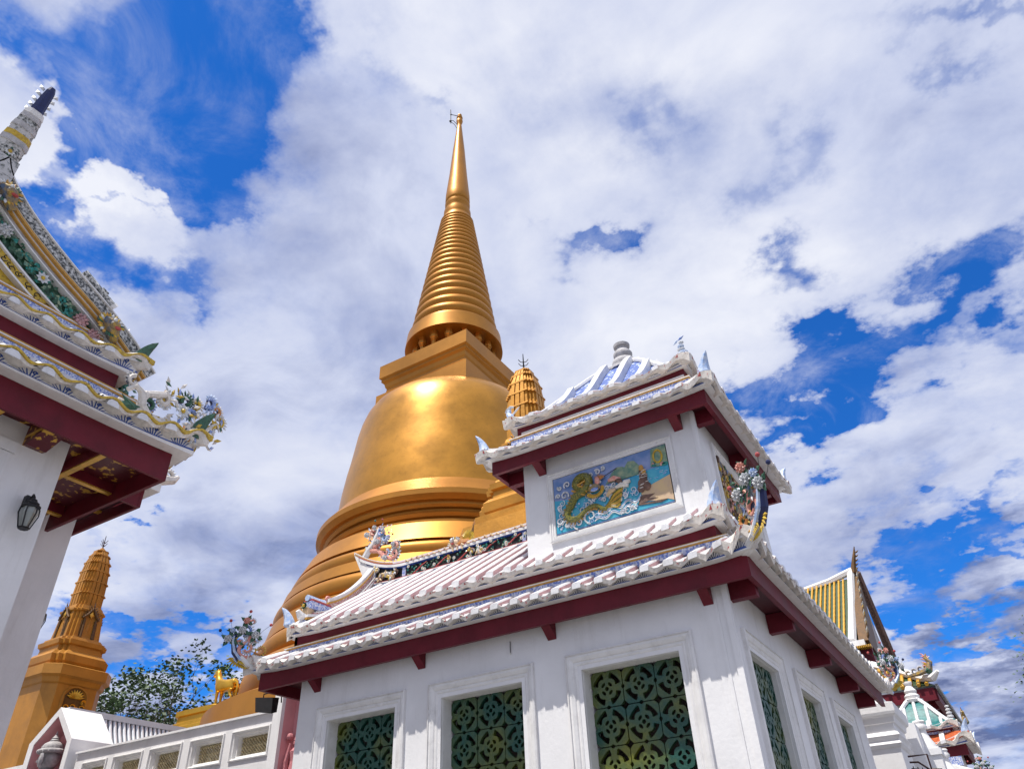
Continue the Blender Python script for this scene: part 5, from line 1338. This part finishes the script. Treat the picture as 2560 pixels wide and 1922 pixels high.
# small tile end rolls at the foot of the rake
m = MB(); m.mt('black_white').tube([(GU+.16, 3.45, 9.35), (GU+.18, 3.72, 9.19), (GU+.20, 3.94, 9.06)], .07, 8); m.tube([(GU+.15, 3.80, 9.15), (GU+.15, 3.86, 9.27), (GU+.15, 3.77, 9.30)], .025, 6)
m.mt('white_trim').tube([(GU+.20, 3.94, 9.06), (GU+.20, 3.99, 9.03)], .085, 8)
m.mt('white_trim'); m.petal((GU+.1, 4.32, 8.72), (GU+.1, 4.36, 8.96), .07, .04, (1, 0, 0)); m.petal((GU+.1, 4.45, 8.60), (GU+.1, 4.57, 8.80), .09, .04, (1, 0, 0)); m.box(GU-.1, GU+.18, 4.4, 4.66, 8.42, 8.56)
m.box(GU-.1, GU+.12, 3.9, 4.5, 8.5, 8.66); m.build('rake_finials', GB)
# chofa: the horn on the gable apex
CH = MB()
sec = []
pts = catm([(-9.45, 2.0, 10.0), (-9.32, 2.0, 10.4), (-9.22, 2.0, 10.75), (-9.08, 2.0, 11.1), (-8.93, 2.0, 11.42), (-8.77, 2.0, 11.76)], 4)
wd = [.16, .17, .18, .19, .20, .22, .235, .245, .25, .245, .235, .22, .205, .19, .17, .13, .12, .11, .10, .085, .05]
def chring(i, k=1.0, e=0):
    p = Vector(pts[i]); t = (Vector(pts[min(i+1, len(pts)-1)])-Vector(pts[max(i-1, 0)])).normalized(); n_ = Vector((t.z, 0, -t.x)); w_ = wd[min(i, 20)]*k*.74
    return [p+n_*a*w_*.6+Vector((0, 1, 0))*b*w_*.95 for a, b in ((1,-.55),(1,.55),(.3,1),(-.7,.9),(-1,0),(-.7,-.9),(.3,-1))]
CH.mt('grey_pattern').loft([chring(i) for i in range(0, 15)]); CH.mt('white_trim')
for i in (3, 8, 11, 13): CH.mt('stone_grey').loft([chring(i, 1.10), chring(i+1, 1.08)])
CH.mt('yellow').loft([chring(9, 1.06), chring(10, 1.05)]); CH.mt('black_white').loft([chring(4, 1.05), chring(7, 1.05)]); CH.loft([chring(12, 1.05), chring(13, 1.04)]); CH.mt('navy').loft([chring(i) for i in range(15, 21)]); CH.mt('white_trim').loft([chring(14, 1.15), chring(15, 1.25)])
CH.mt('flower_white')
for i in range(15, 20):
    p = Vector(pts[i])
    for s_ in (-1, 1):
        CH.petal(p+Vector((-.04, s_*.07, -.05)), p+Vector((-.06, s_*.13, .07)), .09, .03, (1,0,0))
p = Vector(pts[6]); 
for dz in (-.12, 0, .12): CH.mt('leaf_green').ball(p+Vector((.06+dz*.3, 0, dz)), .10, 8, 6, (.45, .95, 1.1))
CH.mt('flower_white')
for k in range(8): CH.petal(p+Vector((.11, 0, 0)), p+Vector((.12, .08*math.cos(k*.79), .08*math.sin(k*.79))), .05, .012, (1,0,0))
CH.mt('yellow').ball(p+Vector((.12, 0, 0)), .03, 6, 5)
p = Vector(pts[12]); CH.mt('flower_white')
for k in range(6): CH.petal(p+Vector((.09, 0, 0)), p+Vector((.10, .06*math.cos(k*1.05), .06*math.sin(k*1.05))), .04, .012, (1,0,0))
CH.mt('grey_pattern').box(-9.5, -9.0, 1.86, 2.14, 9.85, 10.33)
CH.build('gable_horn', LH)
# big scrolled corner ornament over the lower eave
T = lambda p: Vector((-8.28-p[1], 3.98+p[0]*1.05, 7.02+p[2]*1.1))
m = MB(T)
m.mt('cream_trim').tube([(.1,0,.15), (.35,0,.14), (.7,0,.10), (1.05,0,.13), (1.35,0,.28), (1.5,0,.5)], [.03,.05,.06,.065,.05,.03], 8)
m.mt('leaf_green').petal((.05,-.04,.05), (.38,-.05,.16), .14, .03, (0,1,0)); m.petal((.1,-.04,.22), (.42,-.05,.02), .12, .03, (0,1,0))
m.mt('cream_trim').tube([(.18,0,.33), (.26,-.02,.42), (.36,-.03,.36), (.40,-.03,.2), (.5,-.03,.1), (.7,-.03,.08)], [.03,.04,.05,.055,.06,.05], 8)
m.tube([(.36,-.02,.2), (.42,-.03,.38), (.55,-.03,.44), (.66,-.03,.50)], [.04,.05,.05,.04], 8)
scroll(m, (.66, .44), .10, 1.6, .95, -1, .045, 'cream_trim', 'flower_white', 'ochre_line', .7)
scroll(m, (.22, .47), .08, 1.5, .8, 1, .03, 'cream_trim', 'black_white', 'navy', .9)
scroll(m, (.50, .27), .08, 2.2, .9, -1, .03, 'leaf_green', 'mid_blue', 'navy', .8)
scroll(m, (.75, .16), .10, 3.0, .8, 1, .035, 'yellow', 'cream_trim', 'stone_grey', .9)
scroll(m, (1.22, .22), .13, 2.6, .9, 1, .04, 'cream_trim', 'flower_white', 'orange', .8)
scroll(m, (1.0, .58), .09, -2.6, .9, -1, .032, 'leaf_green', 'leaf_green', 'navy', 1.3)
scroll(m, (1.14, .62), .07, -2.0, .9, 1, .03, 'yellow', 'cream_trim', 'navy', 1.3)
scroll(m, (1.33, .76), .10, -2.0, .8, 1, .035, 'mid_blue', 'pale_blue', 'navy', 1.4)
scroll(m, (1.46, .68), .08, -2.2, .9, 1, .03, 'orange', 'cream_trim', 'navy', 1.2)
scroll(m, (1.54, .56), .10, -2.6, .8, 1, .035, 'yellow', 'flower_white', 'stone_grey', 1.2)
scroll(m, (1.10, .42), .10, .2, .8, 1, .03, 'mid_blue', 'pale_blue', 'navy', 1.3)
for k in range(110): leaf(m, (rg.uniform(.65, 1.58), rg.uniform(-.06, .06), rg.uniform(.10, .72)), .12, rg.uniform(0, 6.3), rg.choice(['leaf_green', 'cream_trim', 'flower_white', 'yellow', 'mid_blue', 'cream_trim']), .4)
co = m.build('corner_ornament', LH)
f = MB(T); daisy(f, (.92, -.08, .37), .11); f.build('ceramic_flower', co)
# wall lanterns and the camera
def lantern(loc, label):
    L_ = thing('wall_lantern', label, 'lantern', loc, 'glass wall lanterns on the temple columns')
    X, Y, Z = loc; K = .80; q = lambda a, b, c: (X+a*K, Y+b*K, Z+c*K)
    m = MB(); m.mt('iron').tube([q(-.17, 0, .22), q(-.05, 0, .33), q(.0, 0, .27), q(0, 0, .2)], .014, 6); m.box(X-.19*K-.05, X-.165*K, Y-.03, Y+.03, Z+.06, Z+.28); m.tube([q(-.17, 0, .0), q(-.08, 0, -.03)], .012, 5); m.build('arm', L_)
    m = MB(); m.mt('iron').lathe([(a*K, b*K) for a, b in [(.10, .13), (.115, .135), (.15, .10), (.17, .10), (.20, .06), (.23, .05), (.25, .02)]], loc, 8); cap = m.build('lamp_cap', L_)
    m = MB(); m.mt('iron')
    for k in range(6):
        a = k*PI/3+.3; m.tube([q(.125*math.cos(a), .125*math.sin(a), .10), q(.135*math.cos(a), .135*math.sin(a), 0), q(.075*math.cos(a), .075*math.sin(a), -.22)], .008, 4)
    m.lathe([(-.235*K, .07*K), (-.215*K, .085*K)], loc, 8); m.lathe([(.085*K, .135*K), (.105*K, .135*K)], loc, 8); m.build('cage', L_)
    m = MB(); m.mt('glass_grey').lathe([(-.21*K, .066*K), (0, .12*K), (.09*K, .115*K)], loc, 6); m.build('lamp_glass', L_)
    return L_
lantern((-8.86, 3.80, 5.62), 'black glass wall lantern on the big white column, nearest to the viewer')
lantern((-15.0, 7.9, 6.1) if False else (-13.1, 6.35, 5.9), 'dark lantern half hidden behind the rear column edge, above the ochre prang base')
CC = thing('security_camera', 'white dome security camera behind the column under the eave', 'security camera', (-10.0, 4.35, 6.55))
m = MB(); m.mt('bulb_white').lathe([(0, .085), (.07, .095), (.17, .09), (.18, .03)], (-10.0, 4.35, 6.44), 14); m.box(-11.3, -10.0, 4.33, 4.37, 6.55, 6.59); m.build('housing', CC)
m = MB(); m.mt('lens_black').ball((-10.0, 4.35, 6.44), .07, 12, 8); m.build('dome_lens', CC)

# ------------------------------------------------------------------ far side of the court, right
WP = thing('white_gate_pier', 'broad white moulded pier beyond the pavilion end', 'pier', (-1.9, 14.5, 0))
m = MB(); m.mt('white_plaster'); cx2, cy2, hw = -2.05, 14.75, .52
def sq(prof, sx=1.0, sy=1.0): m.loft([[(cx2+sx*(hw+r_), cy2-sy*(.62+r_), z) if 0 else p for p in [(cx2-hw-r_, cy2-.62-r_, z), (cx2+hw+r_, cy2-.62-r_, z), (cx2+hw+r_, cy2+.62+r_, z), (cx2-hw-r_, cy2+.62+r_, z)]] for z, r_ in prof])
sq([(0, 0), (3.50, 0), (3.52, .025), (3.56, .05), (3.60, .025), (3.61, .015), (3.64, .03), (3.68, .06), (3.73, .03), (3.74, .0), (3.86, .0), (3.87, .03), (3.95, .05), (3.98, .09), (4.02, .10), (4.15, .10), (4.17, .02), (4.18, -.1), (4.3, -.14), (4.31, -.10), (4.36, -.10), (4.365, -.3)])
m.build('pier_block', WP)
m = MB(); m.mt('white_plaster')
for k in range(5):
    v = 15.6+.55*k; m.box(-1.75-.05*(k % 2), -1.35, v, v+.54, 0, 4.05-.13*k)
m.build('stepped_wing', WP)
def stupa_post(x, y, zt_, s_, label):
    t = thing('white_finial_post', label, 'finial post', (x, y, 0), 'white bell-topped posts beyond the pavilion')
    m = MB(); m.mt('white_trim').lathe([(-.42, .17), (-.36, .165), (-.28, .12), (-.18, .085), (-.11, .075), (-.10, .11), (-.06, .12), (-.01, .09), (.02, .11), (.04, .09)], (x, y, zt_), 16); m.build('bell_top', t, angle=R_(50))
    m = MB(); m.mt('white_plaster').box(x-.20, x+.20, y-.20, y+.20, 0, zt_-.42); m.box(x-.23, x+.23, y-.23, y+.23, zt_-.55, zt_-.45); m.build('post_block', t)
stupa_post(-1.33, 16.2, 4.12, 1, 'taller white bell-topped post in front of the small tiled roof')
stupa_post(-1.20, 17.4, 3.78, 1, 'lower white bell-topped post behind the taller one')
FE = thing('iron_gate', 'brown iron gate frame with curved bars at the lower right', 'gate', (-1.0, 14.5, 0))
m = MB(); m.mt('brown_iron'); v = 13.9
q = lambda a, b: (-1.44+a, v, b)
for pts_ in ([(.0, 3.33), (.27, 3.33), (.27, 2.8)], [(.27, 3.13), (.40, 3.12), (.40, 2.7)], [(0, 3.25), (.12, 3.24), (.25, 3.12), (.33, 2.98)], [(.0, 3.16), (.1, 3.14), (.2, 3.0)]):
    m.tube([q(a, b) for a, b in pts_], .014, 5)
for a in (.03, .09, .15, .21): m.tube([q(a, 3.2-.25*a), q(a, 2.2)], .009, 4)
for a in (.27, .40): m.tube([q(a, 3.1), q(a, 0)], .014, 5)
m.build('gate_bars', FE)

SPV = thing('small_tiled_pavilion', 'small pavilion with a curved teal roof over orange tiles, jar finial on top', 'pavilion', (-2.2, 21.5, 0))
SX0, SX1, SY0, SY1 = -3.05, -.98, 20.0, 22.4
m = MB(); m.mt('white_plaster').box(-2.25, -1.06, 20.2, 21.4, 0, 4.20); m.build('wall', SPV)
ts = Tier(SPV, 3.98, 1.1, .18, .30, .6, .26, lift=.2, sharp=False, motif=False)
A = [(-2.46, 19.9), (-.86, 19.9), (-.86, 21.6), (-2.46, 21.6)]
for k, nn in enumerate([(0,-1), (1,0), (0,1), (-1,0)]): ts.side(A[k], A[(k+1) % 4], nn, back=(k < 2), deck='orange_tile', horn=(True, False))
ts.done()
m = MB(); m.mt('maroon').box(-2.28, -1.04, 20.13, 21.4, 4.30, 4.56); m.build('upper_fascia', SPV)
tu = Tier(SPV, 4.52, .9, .02, .30, .6, .10, lift=.15, back=False, sharp=False, motif=False)
B2 = [(-2.30, 20.1), (-1.02, 20.1), (-1.02, 21.4), (-2.30, 21.4)]
for k, nn in enumerate([(0,-1), (1,0), (0,1), (-1,0)]): tu.side(B2[k], B2[(k+1) % 4], nn, back=False, horn=(False, False), deck='teal_tile')
tu.done()
cx, cy, hx_, hy_, ZB0, ZA = -1.66, 20.75, .68, .70, 4.62, 5.32
m = MB(); m.mt('teal_tile')
for (a0, b0, a1, b1) in [(-1,-1,1,-1), (1,-1,1,1), (1,1,-1,1), (-1,1,-1,-1)]: m.loft([[rp(i/NF, a0, b0), rp(i/NF, a1, b1)] for i in range(NF+1)], cap=False, closed=False)
RT = m.build('curved_roof', SPV); m = MB(); m.mt('white_tile')
for (a0, b0) in [(-1,-1), (1,-1), (1,1), (-1,1)]: m.tube([Vector(rp(i/NF, a0, b0))+Vector((0,0,.03)) for i in range(NF+1)], .05, 6)
for (ax, ay, bx, by) in [(-1,-1,1,-1), (1,-1,1,1)]:
    for k in (-2.2, -1.1, 0, 1.1, 2.2):
        c_ = k/3.2; fmax = min(.85, (1-abs(c_))/.93-.05); P_ = []
        for i in range(9):
            f = fmax*i/8; kk = 1-f*.93; mx_, my_ = (ax+bx)/2, (ay+by)/2; sx, sy = (bx-ax)/2, (by-ay)/2
            P_.append((cx+mx_*hx_*kk+sx*hx_*c_, cy+my_*hy_*kk+sy*hy_*c_, ZB0+(ZA-ZB0)*og(f)+.02))
        m.tube(P_, .038, 6)
m.build('roof_ribs', RT)
m = MB(); m.mt('white_trim').lathe([(0,.20),(.06,.22),(.08,.15),(.15,.17),(.2,.12),(.26,.14),(.32,.10),(.38,.07),(.44,.10),(.47,.09)], (cx, cy, ZA-.06), 16); m.build('jar_finial', RT, angle=R_(50))
m = MB(); m.mt('flower_white')
for k in range(5): m.ball((-.98, 20.05, 4.70+.07*k), .075-.008*k, 8, 5, (1.1, 1, .55))
m.ball((-.9, 20.2, 4.62), .06, 8, 6); m.ball((-.86, 20.3, 4.52), .06, 8, 6); m.build('ceramic_finial', SPV)

YH = thing('yellow_tiled_hall', 'distant temple hall with steep yellow and green striped tile roof', 'temple', (-6, 36, 0))
VE, VRi = 34.0, 37.6; ZE, ZR = 10.15, 14.05
m = MB(); m.mt('green_tile').add([(-14, VE, ZE), (-4.30, VE, ZE), (-4.02, VRi, ZR-.1), (-14, VRi, ZR-.7), (-14, 2*VRi-VE, ZE), (-4.3, 2*VRi-VE, ZE)], [(0,1,2,3), (3,2,5,4)]); m.build('roof', YH)
m = MB(); m.mt('yellow_tile'); x = -4.55; k = 0
while x > -9:
    n_ = 26
    P_ = []
    for i in range(n_+1):
        f = i/n_; P_.append((x+(.28)*f, VE-.04+(VRi-VE)*f, ZE+(ZR-.15-ZE)*f+.05))
    m.tube(P_, [.050 if i % 2 else .042 for i in range(n_+1)], 6); x -= .205
m.build('tile_ribs', YH)
m = MB(); m.mt('white_trim')
m.tube([(-4.22, VE-.15, ZE+.02), (-4.06, VE+1.8, ZE+1.95), (-3.86, VRi-.05, ZR+.1), (-3.8, VRi, ZR+.35)], [.17, .16, .16, .1], 6)
m.tube([(-14, VRi, ZR-.55), (-7, VRi, ZR-.35), (-4.9, VRi, ZR-.05), (-3.86, VRi, ZR+.22)], [.16]*4, 6)
m.box(-4.6, -3.75, VE-.25, VE+.1, ZE-.2, ZE+.02); m.build('white_ridge', YH)
m = MB(); m.mt('ochre_dark').loft([[(-3.98, VE-.1+(VRi-VE+.1)*f, ZE+(ZR-ZE)*f), (-3.60, VE-.1+(VRi-VE+.1)*f, ZE+(ZR-ZE)*f), (-3.60, VE+2.3+(VRi-VE-2.0)*f, ZE-.3+(ZR-ZE)*f), (-3.98, VE+2.3+(VRi-VE-2.0)*f, ZE-.3+(ZR-ZE)*f)] for f in (0, .5, 1)])
m.mt('brown_rock').tube([(-3.58, VRi, ZR+.1), (-3.50, 2*VRi-VE, ZE-.1)], [.16, .2], 6)
m.mt('stone_grey').add([(-3.75, VE+.5, ZE-.4), (-3.75, 2*VRi-VE, ZE-.4), (-3.75, VRi, ZR-.2)], [(0,1,2)])
for i in range(26):
    f = i/25; y, z = VE+(VRi-VE)*f, ZE+(ZR-ZE)*f+.12
    m.mt(('ochre_dark', 'relief_mix', 'black_white')[i % 3]).petal((-3.62, y, z-.1), (-3.52, y-.05, z+.24), .16, .06, (1, 0, 0))
m.mt('ochre_dark').tube([(-3.72, VRi, ZR+.1), (-3.62, VRi, ZR+.5), (-3.46, VRi, ZR+.95), (-3.34, VRi, ZR+1.35)], [.17, .12, .08, .02], 6)
for i in range(5): m.petal((-3.66+.06*i, VRi, ZR+.2+.2*i), (-3.44+.06*i, VRi, ZR+.34+.2*i), .09, .03, (0, 1, 0))
m.build('carved_gable', YH)
m = MB(); m.mt('maroon').box(-14, -3.6, VE+.1, VE+.4, ZE-.9, ZE-.22); m.box(-3.9, -3.62, VE+.4, 2*VRi-VE, ZE-.9, ZE-.42); m.mt('yellow_tile')
for k in range(14): m.box(-4.5+.07*k, -4.46+.07*k, VE-.28, VE+.1, ZE-.3, ZE-.205)
m.build('upper_fascia', YH)
# lower roof of the same hall
V2 = 28.0; ZC = 6.98
m = MB(); m.mt('green_tile').add([(-14, V2, ZC), (-1.45, V2, ZC-.02), (-1.45, 36.0, ZC-.2), (-14, V2+2.4, ZC+1.35), (-3.4, V2+2.4, ZC+1.35), (-3.4, 34, ZC+1.2)], [(0,1,4,3), (1,2,5,4)]); m.build('lower_roof', YH)
m = MB(); m.mt('yellow_tile'); x = -1.7
while x > -6:
    f = min(1, max(.05, (-1.45-x)/1.95)); m.tube([(x, V2-.06, ZC+.03), (x, V2+2.4*f, ZC+.03+1.35*f)], .06, 6); x -= .24
m.build('tile_ribs', YH)
m = MB(); m.mt('white_trim').tube([(-3.4, V2+2.4, ZC+1.4), (-2.4, V2+1.1, ZC+.74), (-1.75, V2+.25, ZC+.27), (-1.45, V2-.05, ZC+.20), (-1.25, V2-.2, ZC+.34)], [.15, .14, .13, .12, .05], 7)
m.tube([(-6, V2+2.4, ZC+1.45), (-3.4, V2+2.4, ZC+1.42)], .15, 7); m.build('hip_ridge', YH)
m = MB(); m.mt('maroon').box(-14, -1.55, V2+.05, V2+.15, ZC-.42, ZC-.06); m.box(-1.65, -1.5, V2+.151, 36, ZC-.45, ZC-.08); m.mt('black_white').box(-1.48, -1.40, V2, 36, ZC-.12, ZC+.02)
for k in range(4): m.mt('maroon').box(-3.3, -1.66, V2+1.2+1.6*k, V2+1.4+1.6*k, ZC-.5, ZC-.2)
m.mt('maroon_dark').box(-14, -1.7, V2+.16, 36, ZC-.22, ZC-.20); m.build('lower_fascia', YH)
m = MB(); m.mt('white_plaster').box(-14, -2.75, V2+.9, 35, 0, ZC-.23); m.box(-14, -4.1, V2+2.2, 40, ZC-.2, ZE-.3); m.mt('maroon_dark').box(-2.752, -2.74, V2+2, V2+3, 4.6, 6.2); m.build('wall', YH)
def ridge_dragon(T, s_):
    m = MB(T)
    for k in range(4): scroll(m, (-.62+.2*k, .18+.05*k), .11, -.5, .9, -1, .03, 'relief_mix', 'cream_trim', 'brown_rock', 1.2)
    m.mt('relief_mix').tube([(-.7,0,.05), (-.3,0,.1), (.05,0,.2), (.12,0,.45), (.02,0,.62), (.08,0,.78)], [.05,.09,.12,.09,.07,.02], 7)
    m.mt('leaf_green').ball((0,0,.16), .13, 8, 6)
    for k in range(16): m.mt(rg.choice(['yellow', 'cream_trim', 'coral'])).petal((.05,-.03,.2+.03*k), (.05+rg.uniform(-.2,.2),-.04,.28+.032*k), .06, .02, (0,1,0))
    m.mt('coral').petal((.05,0,.7), (-.12,0,.85), .05, .02, (0,1,0))
    return m
ridge_dragon(lambda p: Vector((-1.52+p[0]*.95, V2-.02+p[1], ZC+.30+p[2]*.82)), 1).build('ridge_dragon', YH)
ridge_dragon(lambda p: Vector((-1.3+p[1], 35.9+p[0], ZC-.1+p[2]*.8)), 1).build('ridge_dragon', YH)
# little roofs and blossoms at the lower right edge of the court
RP = thing('flower_finial_roof', 'small cream roof ridge with ceramic blossoms at the bottom right', 'roof', (-.7, 18.5, 0))
m = MB(); m.mt('white_plaster').box(-1.3, -.72, 18.2, 19.2, 0, 3.35)
m.mt('white_trim').tube([(-1.35, 18.3, 3.62), (-1.1, 18.3, 3.58), (-.85, 18.3, 3.47), (-.7, 18.3, 3.42)], [.05, .07, .07, .05], 7); m.mt('ochre_line').tube([(-1.33, 18.24, 3.55), (-1.1, 18.24, 3.50), (-.86, 18.24, 3.40)], .04, 6); m.mt('blue_white').box(-1.3, -.95, 18.28, 18.34, 3.62, 3.78)
m.build('ridge', RP)
ob = corner_ornament(RP, (-.80, 18.3, 3.22), (1, 0), .72, beads=(0, 3))
# ------------------------------------------------------------------ trees
def tree(name, label, loc, H, spread, seed, nleaf=150, lsize=.34, trunk_r=.45, levels=4, bare=.35, group='trees beyond the temple wall', spreadz=.8, first=.32):
    rr = random.Random(seed); t = thing(name, label, 'tree', loc, group)
    tb = MB(); tb.mt('bark'); cb = MB(); cb.mt('foliage'); tips = []
    def grow(p, d, L, r_, lev):
        n = 4; pts = [p]; rad = [r_]
        for i in range(n):
            d = (d+Vector((rr.uniform(-.22, .22), rr.uniform(-.22, .22), rr.uniform(-.08, .16)))).normalized()
            p = p+d*L/n; pts.append(p); rad.append(r_*(1-.42*(i+1)/n))
        tb.tube(pts, rad, 6 if lev > 2 else 4, cap=False)
        if lev == 0:
            tips.append((p, d)); return
        k = 3 if rr.random() < .7 else 2
        if lev >= levels-1: k = 4
        for i in range(k):
            a = rr.uniform(0, 2*PI); s_ = rr.uniform(.45, .95)*spread
            q = Vector((math.cos(a)*s_, math.sin(a)*s_, spreadz*rr.uniform(.6, 1.2)))
            st = pts[rr.choice([3, 4, 4])]
            grow(st, (d*.55+q).normalized(), L*rr.uniform(.62, .82), rad[-1]*.78, lev-1)
    grow(Vector(loc), Vector((0, 0, 1)), H*first, trunk_r, levels)
    tr = tb.build('trunk', t, smooth=True)
    for (p, d) in tips:
        if rr.random() < bare: continue
        c = p; R2 = rr.uniform(.5, 1.15)
        for j in range(int(nleaf*R2)):
            o = Vector((rr.gauss(0, 1), rr.gauss(0, 1), rr.gauss(0, .75)))*R2*.48
            q = c+o; a = Vector((rr.uniform(-1, 1), rr.uniform(-1, 1), rr.uniform(-.5, .5))).normalized(); b = a.orthogonal().normalized(); s_ = lsize*rr.uniform(.6, 1.25)
            cb.add([q-a*s_*.5, q+b*s_*.28, q+a*s_*.5, q-b*s_*.28], [(0,1,2,3)])
    cb.build('crown', t)
    return t
tree('tree', 'sparse leafy tree with bare twigs in front of the sky, centre of the left group', (-52, 36, 0), 21.0, .95, 4, 30, .34, bare=.42, levels=5, first=.27)
tree('tree', 'lower leafy tree just right of the ochre prang', (-57.5, 34, 0), 18.8, .95, 9, 30, .34, bare=.42, levels=5, first=.27)
tree('tree', 'mostly bare tree behind the golden horse', (-45, 36, 0), 19.5, .9, 21, 26, .34, bare=.55, levels=5, first=.27)
tree('tree', 'dark twiggy tree peeking in at the right edge', (3.72, 30.5, 0), 8.3, .36, 13, 520, .11, .2, bare=0, group=None)

# ------------------------------------------------------------------ tidy helper properties
for o in scene.objects:
    if '_w' in o.keys(): del o['_w']
